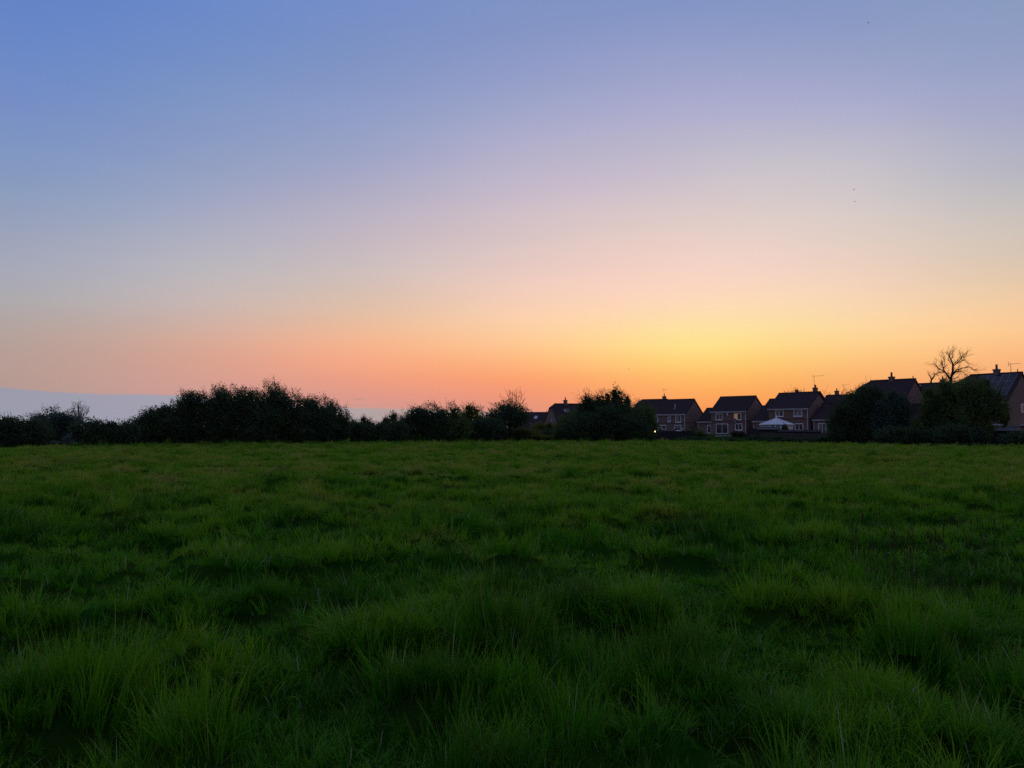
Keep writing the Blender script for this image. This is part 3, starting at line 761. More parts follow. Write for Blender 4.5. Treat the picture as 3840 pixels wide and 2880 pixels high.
# --- gardens
plant('shrub', 'leafy shrub between the first and second brick houses', 'shrub', 2610, 118, [(2615, 1608, 1652, 24), (2590, 1628, 1652, 26), (2645, 1626, 1652, 24)], 'green', .12, .8, 1.2, .4, trunk=False)
plant('shrub', 'dark reddish shrub before the patio of the second brick house', 'shrub', 2770, 126, [(2755, 1616, 1640, 18), (2780, 1618, 1640, 20)], 'rust', .12, .9, 1, .3, trunk=False)
plant('bush', 'clipped round bush before the glass conservatory', 'bush', 2942, 124, [(2942, 1588, 1630, 11), (2942, 1596, 1632, 12)], 'dark', .10, 1.2, .4, .15, trunk=False)
GS = 'low scrub at the field edge below the houses'
plant('scrub', 'low dark scrub below the first brick house fence', 'scrub', 2660, 107, [(2590, 1636, 1656, 50), (2660, 1638, 1656, 50), (2725, 1642, 1656, 45)], 'dark', .12, .9, 1.2, .35, trunk=False, group=GS)
plant('scrub', 'low dark scrub below the conservatory fence', 'scrub', 2900, 103, [(2830, 1632, 1658, 55), (2900, 1634, 1658, 55), (2970, 1640, 1658, 50)], 'dark', .12, .9, 1.2, .35, trunk=False, group=GS)
plant('scrub', 'low dark scrub left of the big right hand bush', 'scrub', 3070, 100, [(3030, 1642, 1660, 50), (3095, 1636, 1660, 45)], 'dark', .12, .9, 1.2, .35, trunk=False, group=GS)
# --- right hand side
plant('tree', 'big dark round tree before the half hipped house', 'tree', 3230, 94, [(3170, 1505, 1662, 58), (3215, 1470, 1662, 70), (3265, 1455, 1662, 75), (3315, 1472, 1662, 75), (3200, 1560, 1662, 80), (3150, 1540, 1640, 38), (3240, 1444, 1520, 36), (3128, 1590, 1660, 34), (3190, 1470, 1540, 22), (3290, 1448, 1500, 24)], 'dark', .14, .85, 1.9, .9, GL)
plant('tree', 'blossoming grey green tree right of the big round tree', 'tree', 3370, 92, [(3365, 1482, 1662, 55), (3330, 1510, 1662, 65), (3395, 1530, 1662, 34), (3400, 1575, 1662, 50), (3385, 1472, 1540, 20), (3345, 1462, 1530, 22)], 'bluegreen', .14, .8, 1.9, .9, GL)
plant('hedge', 'dark field hedge below the half hipped house garage', 'hedge', 3420, 88, [(3330, 1600, 1664, 60), (3410, 1604, 1664, 60), (3480, 1608, 1664, 55)], 'dark', .14, 1, 1, .4, trunk=False, group=GH)
plant('tree', 'wide dark tree under the leafless oak', 'tree', 3560, 89, [(3515, 1470, 1664, 46), (3570, 1434, 1664, 82), (3535, 1560, 1664, 58), (3475, 1500, 1600, 30), (3600, 1428, 1520, 40), (3452, 1560, 1662, 36), (3480, 1450, 1520, 22), (3540, 1420, 1490, 20)], 'green', .14, .85, 1.9, .9, GL)
plant('tree', 'wide dark tree covering the house with solar panels', 'tree', 3690, 84, [(3655, 1428, 1664, 62), (3708, 1440, 1590, 58), (3668, 1540, 1664, 50), (3738, 1472, 1568, 32), (3755, 1500, 1575, 24), (3625, 1418, 1520, 34), (3690, 1412, 1480, 22), (3765, 1530, 1600, 20)], 'green', .14, .85, 1.9, .9, GL)
plant('hedge', 'dark low hedge under the wide dark trees', 'hedge', 3640, 83, [(3560, 1590, 1666, 70), (3640, 1600, 1666, 65)], 'dark', .14, 1, 1, .4, trunk=False, group=GH)
plant('bush', 'dark rounded bush at the far right below the bay window', 'bush', 3810, 80, [(3800, 1622, 1668, 50), (3850, 1616, 1668, 55)], 'dark', .13, 1, .9, .35, trunk=False, group=GL)
# --- tree tops behind the roofs
GB = 'trees behind the roofs'
plant('tree', 'loose tree top showing over the roof with twin chimneys', 'tree', 2985, 205, [(2990, 1458, 1520, 26), (2955, 1468, 1520, 16)], 'rust', .2, .3, 1.6, 1.0, GB)
plant('tree', 'loose small tree top beside the distant chimney and aerials', 'tree', 3110, 200, [(3110, 1478, 1540, 9), (3150, 1480, 1540, 20)], 'rust', .2, .35, 1.6, .9, GB)
plant('tree', 'rounded tree top right of the distant ridge below the leafless oak', 'tree', 3550, 118, [(3545, 1426, 1560, 45), (3590, 1434, 1560, 30)], 'dark', .16, .8, .8, .5, GB)
K = .2893
def px8(pl): return [(3200 + K * a, 1280 + K * b) for a, b in pl]
OAK = [
 (px8([(1268, 980), (1270, 515), (1288, 400), (1292, 310), (1266, 250), (1250, 190), (1215, 145)]), .36, .05),
 (px8([(1268, 505), (1215, 430), (1170, 390), (1105, 350), (1070, 310), (1030, 302)]), .20, .035),
 (px8([(1170, 390), (1165, 340), (1140, 300), (1150, 255)]), .10, .03), (px8([(1215, 430), (1190, 350), (1215, 325), (1250, 300)]), .10, .03),
 (px8([(1250, 480), (1200, 400), (1110, 402), (1088, 435)]), .09, .03),
 (px8([(1288, 420), (1340, 370), (1420, 345), (1500, 325), (1560, 360), (1610, 370)]), .16, .02),
 (px8([(1290, 325), (1340, 290), (1400, 240), (1460, 205), (1495, 190)]), .13, .03), (px8([(1340, 290), (1400, 262), (1470, 236), (1530, 290)]), .08, .02),
 (px8([(1283, 460), (1330, 400), (1400, 380), (1478, 415), (1490, 440)]), .10, .025), (px8([(1295, 490), (1360, 460), (1385, 520)]), .07, .025),
 (px8([(1266, 250), (1300, 200), (1330, 165)]), .08, .02), (px8([(1292, 310), (1330, 250), (1355, 195)]), .09, .02),
 (px8([(1400, 240), (1400, 205), (1435, 170)]), .06, .02), (px8([(1266, 285), (1225, 240), (1215, 180)]), .08, .02),
 (px8([(1186, 300), (1185, 240), (1155, 180)]), .06, .02), (px8([(1250, 190), (1275, 140), (1262, 125)]), .04, .02)]
bare_tree('dead_oak', 'leafless spreading oak against the sky at the right', 3567, 128, 1620, OAK, 41, .3, .95, 2, None, slim=.74)
BR = [(px8([(1030, 900), (1025, 560), (1010, 500)]), .16, .10), (px8([(1010, 500), (985, 460), (950, 412)]), .10, .04), (px8([(1015, 505), (1050, 430), (1110, 402)]), .08, .03), (px8([(1010, 500), (1030, 450), (1020, 425)]), .06, .02)]
bare_tree('tree', 'small leafless forked tree left of the leafless oak', 3493, 126, 1620, BR, 43, .15, .5, 1, None)

# ------------------------------------------------------------------ houses
def rotz(a): return Matrix.Rotation(a, 4, 'Z')
def gable_wall(W, Dp, he, hr, hip_left=0.0):
    """brick shell: x from -W to 0 along the front, y from 0 to Dp, gables at both ends; hip_left cuts the top off the left gable"""
    m = MB(); yc = Dp / 2; h = Dp / 2
    zl = hr - hip_left
    yl = hip_left * h / (hr - he) if hr > he else 0
    L = [(-W, 0, -.6), (-W, 0, he), (-W, yc - yl, zl), (-W, yc + yl, zl), (-W, Dp, he), (-W, Dp, -.6)]
    Rr = [(0, 0, -.6), (0, 0, he), (0, yc, hr), (0, yc, hr), (0, Dp, he), (0, Dp, -.6)]
    if hip_left <= 0: L[2] = L[3] = (-W, yc, hr)
    pts = L + Rr
    if hip_left > 0:
        pts += [(-W + yl * .9, yc, hr)]
        m.poly(pts, [(0, 1, 2, 3, 4, 5)][::1] and [(5, 4, 3, 2, 1, 0), (6, 7, 8, 10, 11), (0, 1, 7, 6), (4, 5, 11, 10), (1, 2, 12, 8, 7), (3, 4, 10, 8, 12), (2, 3, 12), (0, 6, 11, 5)])
    else:
        m.poly(pts, [(5, 4, 2, 1, 0), (6, 7, 8, 10, 11), (0, 1, 7, 6), (4, 5, 11, 10), (1, 2, 8, 7), (2, 4, 10, 8), (0, 6, 11, 5)])
    return m
def gable_roof(W, Dp, he, hr, hip_left=0.0, eave=.32, verge=.12, t=.14):
    m = MB(); yc = Dp / 2; pitch = (hr - he) / yc
    up = .16; ze = he - eave * pitch + up; zr = hr + up
    xl, xr = -W - verge, verge
    if hip_left > 0:
        zl = hr - hip_left + up; yl = hip_left / pitch; xi = xl + yl * .9
        m.slab([(xl, -eave, ze), (xr, -eave, ze), (xr, yc, zr), (xi, yc, zr), (xl, yc - yl, zl)], t)
        m.slab([(xr, Dp + eave, ze), (xl, Dp + eave, ze), (xl, yc + yl, zl), (xi, yc, zr), (xr, yc, zr)], t)
        m.slab([(xl - .1, yc + yl, zl - .02), (xl - .1, yc - yl, zl - .02), (xi, yc, zr + .01)], t)
        x0 = xi
    else:
        m.slab([(xl, -eave, ze), (xr, -eave, ze), (xr, yc, zr), (xl, yc, zr)], t)
        m.slab([(xr, Dp + eave, ze), (xl, Dp + eave, ze), (xl, yc, zr), (xr, yc, zr)], t)
        x0 = xl
    n = max(2, int((xr - x0) / .45))
    for i in range(n):      # half round ridge tiles, each a little proud of the next
        a = x0 + (xr - x0) * i / n; b = x0 + (xr - x0) * (i + 1) / n + .03
        m.tube((a, yc, zr - .03), (b, yc, zr - .03), .13, .12, 8)
    return m, ze
def window(root, x0, x1, z0, z1, y=0.0, panes=2, glass=None, name='window', arch=0.0, mull=.07, sill=True):
    """white frame proud of the wall with recessed panes; front faces -y"""
    f = MB(); w = .105; y0, y1 = y - .05, y + .06
    f.box(x0, x0 + w, y0, y1, z0, z1); f.box(x1 - w, x1, y0, y1, z0, z1)
    f.box(x0 + w, x1 - w, y0, y1, z0, z0 + w); f.box(x0 + w, x1 - w, y0, y1, z1 - w, z1)
    iw = (x1 - x0 - 2 * w); cells = []
    for i in range(panes):
        a = x0 + w + iw * i / panes; b = x0 + w + iw * (i + 1) / panes
        if i: f.box(a - mull / 2, a + mull / 2, y0 + .005, y1, z0 + w, z1 - w)
        cells.append((a + (mull / 2 if i else 0), b - (mull / 2 if i < panes - 1 else 0)))
    if sill: f.box(x0 - .06, x1 + .06, y - .12, y - .052, z0 - .06, z0 + .02)
    o = f.build(name, UPVC, root)
    gl = glass if isinstance(glass, (list, tuple)) else [glass or GLASS] * panes
    for (a, b), g_ in zip(cells, gl):
        MB().box(a, b, y - .018, y - .002, z0 + w, z1 - w).build('pane', g_, o)
    return o
def chimney(root, x, y, z0, z1, pots=1, w=.62, aerial=None, mat_=None):
    """brick stack with a corbelled cap, clay pots and perhaps an aerial on a mast"""
    m = MB(); h = w / 2
    m.box(x - h, x + h, y - h, y + h, z0, z1 - .18); m.box(x - h - .07, x + h + .07, y - h - .07, y + h + .07, z1 - .18, z1 - .06); m.box(x - h - .02, x + h + .02, y - h - .02, y + h + .02, z1 - .06, z1)
    c = m.build('chimney', mat_ or BRICK, root)
    for i in range(pots):
        px_ = x + (i - (pots - 1) / 2) * .34
        p = MB(); p.tube((px_, y, z1 - .01), (px_, y, z1 + .52), .15, .12, 10); p.tube((px_, y, z1 + .52), (px_, y, z1 + .60), .16, .16, 10)
        p.build('chimney_pot', POT, c)
    if aerial: make_aerial(c, x + aerial[0], y, z1 - .5, z1 + aerial[1], aerial[2], aerial[3])
    return c
def make_aerial(parent, x, y, z0, z1, boom, side):
    m = MB(); m.tube((x, y - .36, z0), (x, y - .36, z1), .036, .030, 6)
    a = Vector((x - side * .25, y - .36, z1 - .08)); b = Vector((x + side * boom, y - .36 + .2, z1 - .06))
    m.tube(a, b, .026, .022, 6)
    for i in range(9):
        p = a.lerp(b, i / 8); m.tube(p + Vector((0, -.18, -.02)), p + Vector((0, .18, .02)), .012, .012, 5)
    m.tube(a + Vector((0, 0, -.28)), a + Vector((0, 0, .26)), .02, .02, 5); m.tube(a + Vector((0, -.2, -.25)), a + Vector((0, .2, -.25)), .014, .014, 5); m.tube(a + Vector((0, -.2, .24)), a + Vector((0, .2, .24)), .014, .014, 5)
    return m.build('aerial', METAL, parent)
def gutter(root, x0, x1, ze, drop_x=None, zb=0.0, y=-.34):
    m = MB(); m.box(x0, x1, y, y + .05, ze - .26, ze - .03); m.box(x0, x1, y + .05, -.002, ze - .26, ze - .22)
    m.build('fascia', TRIM, root)
    m = MB(); n = 8
    for i in range(n):
        a = math.pi * (1 + i / n); b = math.pi * (1 + (i + 1) / n)
        pa = (y - .07 + .06 * math.cos(a), ze - .05 + .06 * math.sin(a)); pb = (y - .07 + .06 * math.cos(b), ze - .05 + .06 * math.sin(b))
        m.poly([(x0, pa[0], pa[1]), (x1, pa[0], pa[1]), (x1, pb[0], pb[1]), (x0, pb[0], pb[1])], [(0, 1, 2, 3)])
    m.build('gutter', TRIM, root)
    if drop_x is not None:
        m = MB(); m.tube((drop_x, y - .07, ze - .1), (drop_x, -.09, ze - .5), .05, .05, 8); m.tube((drop_x, -.09, ze - .5), (drop_x, -.09, zb), .055, .055, 8)
        m.build('downpipe', TRIM, root)
def place(px, D, theta_rel):
    """ground point under photograph column px at depth D, turned so that its right gable end shows"""
    az = math.atan2(direction(px, 1608)[0], 1.0)
    b = at(px, 1608, D)
    return Vector((b.x, D, zg1(b.x, D))), -(az + R(theta_rel))
def body(name, label, cat, px, D, rel, W, Dp, eave_py, rise, hip_left=0.0, brick=None, tile=None, group=None, drop=True, trim=True, beside=None):
    loc, rz = place(px, D, rel)
    he = at(px, eave_py, D).z - loc.z
    if beside:           # stands against another house: (house, local offset, eave height)
        o, off, he = beside; rz = o.rotation_euler[2]; loc = o.location + rotz(rz) @ Vector(off)
    hr = he + rise
    root = thing(name, label, cat, loc, rz, group)
    gable_wall(W, Dp, he, hr, hip_left).build('wall', brick or BRICK, root)
    rm, ze = gable_roof(W, Dp, he, hr, hip_left); rm.build('roof', tile or TILE, root)
    if trim: gutter(root, -W - .1, .1, ze, -.16 if drop else None)
    vb = MB()          # barge boards under the right hand verge
    for s_ in (0, 1):
        y0, y1 = (-.3, Dp / 2) if s_ == 0 else (Dp + .3, Dp / 2)
        z0, z1 = he - .3 * rise / (Dp / 2), hr
        q = [(.03, y0, z0), (.03, y1, z1), (.03, y1, z1 - .16), (.03, y0, z0 - .16)]
        vb.poly(q + [(.1, p[1], p[2]) for p in q], [(0, 1, 2, 3), (7, 6, 5, 4), (0, 4, 5, 1), (1, 5, 6, 2), (2, 6, 7, 3), (3, 7, 4, 0)])
    vb.build('bargeboard', BARK if not trim else TRIM2, root)
    root['he'] = he; root['hr'] = hr
    return root, he, hr
TRIM2 = mat('dark stained timber', (.05, .035, .03), .8, .2, .3, 4)
def band(root, W, Dp, z, h=.22):
    m = MB(); m.box(-W - .006, .006, -.006, -.0005, z, z + h); m.box(.0005, .006, 0, Dp, z, z + h); m.build('brick_band', RED, root)
def finial(root, x, y, z):
    m = MB(); m.tube((x, y, z), (x, y, z + .35), .08, .05, 6); m.tube((x, y, z + .35), (x, y, z + .5), .09, .02, 6); m.build('ridge_finial', POT, root)
GHO = 'brick houses beyond the meadow'

# first clear house, with the lit lamp below it
c, he, hr = body('brick_house', 'brick house with a soil vent pipe on its roof, above the lit lamp', 'house', 2571, 165, 27, 8.6, 8.4, 1551, 3.1, 0, BRICK, TILE, GHO)
window(c, -7.75, -6.55, he - 1.75, he - .45, glass=[GLASS, CURTAIN]); window(c, -4.15, -3.5, he - 1.75, he - .40, panes=1, glass=CURTAIN); window(c, -2.35, -1.05, he - 1.85, he - .35, glass=[CURTAIN, GLASS])
band(c, 8.6, 8.4, 2.45); m = MB(); m.tube((-3.2, 1.5, he + .9), (-3.2, 1.5, he + 2.1), .07, .07, 8); m.tube((-3.2, 1.5, he + 2.1), (-3.2, 1.5, he + 2.2), .1, .1, 8); m.box(-3.45, -2.95, 1.2, 1.75, he + .98, he + 1.12); m.build('vent_pipe', TRIM, c)
window(c, -2.6, -1.0, .9, 2.1); window(c, -6.6, -4.6, .2, 2.1)
m = MB(); m.tube((.02, 3.0, 2.3), (.12, 3.0, 2.3), .12, .12, 10); m.build('wall_vent', TRIM, c)

# second house with its side wing
d, he, hr = body('brick_house', 'brick house with a satellite dish and an orange glow in one upper window', 'house', 2800, 157, 27, 8.0, 8.4, 1540, 3.0, 0, BRICK2, TILE, GHO)
window(d, -6.9, -5.35, he - 1.86, he - .50); window(d, -2.75, -1.15, he - 1.86, he - .50, glass=[LITROOM, GLASS])
window(d, -6.85, -4.1, .05, 2.1, glass=[GLASS, GLASS], name='patio_door', sill=False); window(d, -2.5, -.95, .75, 2.1)
band(d, 8.0, 8.4, 2.50); band(d, 8.0, 8.4, 2.15, .12)
m = MB(); m.box(-4.35, -4.08, -.1, 0, he - .85, he - .45); m.build('alarm_box', UPVC, d)
m = MB()
for i in range(4):
    r0_, r1_ = .42 * math.sin(i * .4), .42 * math.sin((i + 1) * .4); y0_, y1_ = -.40 + .10 * (i / 4) ** 2 * -1, -.40 + .10 * ((i + 1) / 4) ** 2 * -1
    for k in range(14):
        a, b = k * 2 * math.pi / 14, (k + 1) * 2 * math.pi / 14
        m.poly([(-2.3 + r0_ * math.cos(a), y0_, 2.72 + r0_ * math.sin(a)), (-2.3 + r1_ * math.cos(a), y1_, 2.72 + r1_ * math.sin(a)), (-2.3 + r1_ * math.cos(b), y1_, 2.72 + r1_ * math.sin(b)), (-2.3 + r0_ * math.cos(b), y0_, 2.72 + r0_ * math.sin(b))], [(0, 1, 2, 3)])
m.tube((-2.3, -.40, 2.72), (-2.3, 0, 2.6), .04, .04, 6); m.tube((-2.3, -.45, 2.4), (-2.3, -.85, 2.7), .02, .02, 6); m.build('satellite_dish', METAL, d)
m = MB(); m.box(-6.0, -5.7, -.12, 0, 3.0, 3.25); m.build('boiler_flue', METAL, d)
m = MB(); m.tube((.02, 4.2, hr - 1.3), (.1, 4.2, hr - 1.3), .13, .13, 10); m.build('wall_vent', TRIM, d)
w_, we, wr = body('garage', 'low tiled brick wing between the first house and the dish house', 'garage', 2668, 160, 27, 3.2, 7.6, 1596, 2.7, 0, BRICK2, TILE, 'low tiled wings and garages', True, True, (d, (-8.02, .25, 0), 2.65))
window(w_, -1.05, -.15, .1, 1.75, panes=1, name='door', sill=False)
m = MB(); m.tube((-3.15, -.09, 0), (-3.15, -.09, we - .2), .05, .05, 8); m.build('downpipe', TRIM, w_)

# third house, with the conservatory
e_, he, hr = body('brick_house', 'brick house behind the conservatory with an aerial on its chimney', 'house', 3033, 146, 27, 8.2, 8.4, 1529, 3.0, 0, BRICK2, TILE2, GHO)
window(e_, -6.75, -5.05, he - 1.6, he - .30, glass=[CURTAIN, GLASS]); window(e_, -2.95, -1.25, he - 1.6, he - .28, glass=[CURTAIN, CURTAIN])
window(e_, -2.75, -1.1, .75, 2.05); band(e_, 8.2, 8.4, 2.75, .22); band(e_, 8.2, 8.4, 2.30, .10)
m = MB(); m.box(-.85, -.35, -.006, -.0005, he - 1.0, he - .7); m.build('brick_band', RED, e_)
chimney(e_, -.9, 4.6, hr - .9, hr + 1.0, 1, .66, (.05, 2.3, 1.9, 1))
w_, we, wr = body('garage', 'low tiled brick wing left of the conservatory', 'garage', 2886, 147, 27, 3.6, 7.6, 1589, 2.9, 0, BRICK2, TILE, 'low tiled wings and garages', True, True, (e_, (-8.22, .25, 0), 2.65))
m = MB(); m.tube((-3.45, -.09, 0), (-3.45, -.09, we - .2), .05, .05, 8); m.build('downpipe', TRIM, w_)
body('house', 'plain tiled house roof rising behind the wing left of the conservatory', 'house', 2960, 160, 27, 6.5, 8.6, 1548, 3.0, 0, BRICK, TILE, GHO, False)
w_, we, wr = body('garage', 'low brick wing with french windows and curtains right of the conservatory house', 'garage', 3145, 137, 22, 5.1, 7.8, 1581, 2.9, 0, BRICK2, TILE2, 'low tiled wings and garages', False, True, (e_, (5.9, .2, 0), 2.85))
m = MB(); m.tube((-4.95, -.09, 0), (-4.95, -.09, we - .2), .05, .05, 8); m.build('downpipe', TRIM, w_)
window(w_, -4.1, -2.6, .15, 2.05, glass=[CURTAIN, CURTAIN], name='french_window', sill=False); window(w_, -1.95, -.9, -.05, 2.05, glass=[CURTAIN, CURTAIN], name='french_window', sill=False)
body('house', 'tiled roof behind the french window wing', 'house', 3150, 150, 24, 4.2, 7.6, 1527, 2.4, 0, BRICK, TILE, GHO, False)
bk, bhe, bhr = body('house', 'hip sided roof with a pole peeping over the conservatory house', 'house', 3045, 176, 27, 5.4, 8.4, 1516, 2.9, .6, BRICK, TILE2, GHO, False)
chimney(bk, -1.0, 4.2, bhr - .8, bhr + 1.0, 1, .66)
m = MB(); m.tube((-3.9, 4.2, bhr - .2), (-3.9, 4.2, bhr + 1.1), .06, .06, 8); m.build('pole', METAL, bk)

# fourth: half hipped house among the trees, with its garage
f_, he, hr = body('brick_house', 'half hipped brick house with one chimney, left of the leafless oak', 'house', 3386, 105, 24, 7.4, 8.2, 1508, 3.2, 1.1, BRICK2, TILE2, GHO)
chimney(f_, -3.2, 4.1, hr - .5, hr + .62, 1, .62); finial(f_, -.25, 4.1, hr + .1); finial(f_, -7.35, 3.2, hr - 1.1)
window(f_, -2.6, -1.2, he - 1.6, he - .35)
w_, we, wr = body('garage', 'dark tiled garage roof against the half hipped house', 'garage', 3466, 97, 22, 3.3, 6.4, 1578, 2.35, 0, BRICK2, TILE, 'low tiled wings and garages', False, True, (f_, (3.35, .1, 0), 2.7))

# between: distant ridge, chimney
g_, ghe, ghr = body('house', 'low ridged house between the half hipped house and the leafless oak', 'house', 3525, 150, 20, 5.4, 8.0, 1488, 2.8, 0, BRICK, TILE, GHO, False)
chimney(g_, -.7, 4.0, ghr - .5, ghr + .8, 1, .75, mat_=BRICK); chimney(g_, -4.7, 3.2, ghr - 1.0, ghr - .2, 0, .3, mat_=TRIM)

# fifth: solar panels
h_, he, hr = body('brick_house', 'brick house with solar panels on its roof at the right edge', 'house', 3781, 95, 23, 7.4, 8.4, 1500, 3.45, 1.2, BRICK2, TILE2, GHO)
chimney(h_, -2.9, 4.2, hr - .4, hr + .72, 1, .62, None); finial(h_, -.45, 4.2, hr + .1)
make_aerial(h_, -1.2, 4.5, hr, hr + 1.35, 1.0, 1)
pitch = math.atan(3.45 / 4.2)
for r_ in range(3):
    for k in range(5):
        x0 = -4.55 + k * .86; s0, s1 = .35 + r_ * 1.5, .35 + r_ * 1.5 + 1.46      # measured down the slope from the ridge
        def pt(x, s_, n): return (x, 4.2 - s_ * math.cos(pitch) - n * math.sin(pitch), hr + .16 - s_ * math.sin(pitch) + n * math.cos(pitch))
        fr_ = MB(); lo = [pt(x0, s1, .03), pt(x0 + .84, s1, .03), pt(x0 + .84, s0, .03), pt(x0, s0, .03)]; hi = [pt(x0, s1, .09), pt(x0 + .84, s1, .09), pt(x0 + .84, s0, .09), pt(x0, s0, .09)]
        fr_.poly(lo + hi, [(3, 2, 1, 0), (4, 5, 6, 7), (0, 1, 5, 4), (1, 2, 6, 5), (2, 3, 7, 6), (3, 0, 4, 7)])
        o = fr_.build('solar_panel', ALU, h_)
        a0, a1, b0, b1 = x0 + .025, x0 + .815, s0 + .03, s1 - .03
        cm = MB(); lo = [pt(a0, b1, .0915), pt(a1, b1, .0915), pt(a1, b0, .0915), pt(a0, b0, .0915)]; hi = [pt(a0, b1, .098), pt(a1, b1, .098), pt(a1, b0, .098), pt(a0, b0, .098)]
        cm.poly(lo + hi, [(3, 2, 1, 0), (4, 5, 6, 7), (0, 1, 5, 4), (1, 2, 6, 5), (2, 3, 7, 6), (3, 0, 4, 7)]); cm.build('cell_glass', PANEL, o)
window(h_, -1.75, -.65, he - 1.35, he - .45, glass=[GLASS, GLASS]); window(h_, -3.4, -2.6, he - 1.35, he - .45)
# bay window on the ground floor: three faces, white posts
bay = MB(); zc = 2.35; pl_ = [(-2.7, 0), (-2.15, -.7), (-.85, -.7), (-.3, 0)]
for (a, b) in zip(pl_, pl_[1:]): bay.poly([(a[0], a[1], .0), (b[0], b[1], .0), (b[0], b[1], .75), (a[0], a[1], .75)], [(0, 1, 2, 3)])
wb = bay.build('bay_window', BRICK2, h_)
fm = MB()
for a in pl_: fm.tube((a[0], a[1], .75), (a[0], a[1], zc), .075, .075, 6)
for (a, b) in zip(pl_, pl_[1:]):
    for z_ in (.8, zc - .05): fm.tube((a[0], a[1], z_), (b[0], b[1], z_), .06, .06, 6)
    md_ = ((a[0] + b[0]) / 2, (a[1] + b[1]) / 2)
    if a[1] == b[1]: fm.tube((md_[0], md_[1], .8), (md_[0], md_[1], zc - .05), .05, .05, 6)
fm.slab([(-2.85, 0, zc + .16), (-2.25, -.85, zc + .14), (-.75, -.85, zc + .14), (-.15, 0, zc + .16)], .16); fm.build('frame', UPVC, wb)
gm_ = MB()
for (a, b) in zip(pl_, pl_[1:]): gm_.poly([(a[0] * .985 - .02, a[1] * .96, .8), (b[0] * .985 - .02, b[1] * .96, .8), (b[0] * .985 - .02, b[1] * .96, zc - .06), (a[0] * .985 - .02, a[1] * .96, zc - .06)], [(0, 1, 2, 3)])
gm_.build('pane', GLASS, wb)
# window and white porch on its right gable end
sw = MB(); sw.box(.0, .07, 3.6, 3.7, he - 1.5, he - .4); sw.box(.0, .07, 4.75, 4.85, he - 1.5, he - .4); sw.box(0, .07, 3.7, 4.75, he - 1.5, he - 1.4); sw.box(0, .07, 3.7, 4.75, he - .5, he - .4); o = sw.build('window', UPVC, h_)
MB().box(.004, .03, 3.7, 4.75, he - 1.4, he - .5).build('pane', GLASS, o)
sw = MB(); sw.box(.0, .9, 3.3, 5.6, 2.3, 2.42); sw.box(.8, .88, 3.35, 3.43, 0, 2.3); sw.box(.8, .88, 5.45, 5.53, 0, 2.3); sw.build('porch', UPVC, h_)

# houses behind the middle trees
def left_house(px, D, rel, W, Dp, eave_py, rise, name, label, hip=0.0):
    """same house seen with its left gable end: the front corner given is the left one"""
    loc, rz = place(px, D, rel); he = at(px, eave_py, D).z - loc.z; hr = he + rise
    root = thing(name, label, 'house', loc, rz, GHO)
    w = gable_wall(W, Dp, he, hr, hip); w.v = [(v[0] + W, v[1], v[2]) for v in w.v]; w.build('wall', BRICK, root)
    r_, ze = gable_roof(W, Dp, he, hr, hip); r_.v = [(v[0] + W, v[1], v[2]) for v in r_.v]; r_.build('roof', TILE, root)
    return root, he, hr
b_, he, hr = left_house(2088, 168, -18, 14.5, 8.4, 1578, 3.7, 'brick_house', 'tall gabled brick house half hidden behind the tallest clump of trees', .9)
chimney(b_, 3.4, 4.2, hr - .4, hr + 1.0, 1, .7); finial(b_, .05, 3.3, hr - .8)
sk = MB(); pb = math.atan(3.7 / 4.2); sk.poly([(2.4, 1.9, he + 1.85), (3.7, 1.9, he + 1.85), (3.7, 2.7, he + 2.56), (2.4, 2.7, he + 2.56), (2.4, 1.8, he + 1.95), (3.7, 1.8, he + 1.95), (3.7, 2.6, he + 2.66), (2.4, 2.6, he + 2.66)], [(3, 2, 1, 0), (4, 5, 6, 7), (0, 1, 5, 4), (1, 2, 6, 5), (2, 3, 7, 6), (3, 0, 4, 7)]); sk.build('roof_window', CURTAIN, b_)
for zc_, s_ in ((he - .1, .55), (he - 2.2, .7)):
    q = MB(); q.box(-.05, 0, 3.6, 3.6 + s_, zc_ - .5, zc_ + .4); o = q.build('window', UPVC, b_); MB().box(-.058, -.052, 3.68, 3.52 + s_, zc_ - .42, zc_ + .32).build('pane', GLASS, o)
a_, he, hr = body('house', 'small gabled house with one bluish roof window between the trees', 'house', 2037, 178, 12, 8.4, 7.4, 1590, 2.6, 0, BRICK2, TILE2, GHO, False, False)
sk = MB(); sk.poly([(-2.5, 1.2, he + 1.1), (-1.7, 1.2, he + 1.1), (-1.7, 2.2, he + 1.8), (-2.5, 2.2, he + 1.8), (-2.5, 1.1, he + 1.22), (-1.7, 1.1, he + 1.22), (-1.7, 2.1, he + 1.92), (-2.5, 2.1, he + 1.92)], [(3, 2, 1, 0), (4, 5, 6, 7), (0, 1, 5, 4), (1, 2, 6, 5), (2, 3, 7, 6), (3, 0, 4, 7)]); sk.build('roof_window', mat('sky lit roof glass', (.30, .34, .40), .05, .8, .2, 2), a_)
def pyramid_garage():
    D = 132; b = at(1990, 1608, D); z = zg1(b.x, D); root = thing('garage', 'garage with a dark pyramid roof before the small gabled house', 'garage', (b.x, D, z), R(-20), 'low tiled wings and garages')
    MB().box(-1.9, 1.9, -1.9, 1.9, -.4, 1.62).build('wall', BRICK, root)
    m = MB(); m.poly([(-2.2, -2.2, 1.57), (2.2, -2.2, 1.57), (2.2, 2.2, 1.57), (-2.2, 2.2, 1.57), (-.5, 0, 3.05), (-.3, 0, 3.05)], [(0, 1, 5, 4), (1, 2, 5), (2, 3, 4, 5), (3, 0, 4), (3, 2, 1, 0)]); m.build('roof', TILE, root)
pyramid_garage()
b2, he, hr = body('house', 'house with an aerial on a chimney at its right end, behind the trees', 'house', 2478, 186, 22, 7.5, 8.4, 1545, 3.1, .9, BRICK, TILE, GHO, False, False)
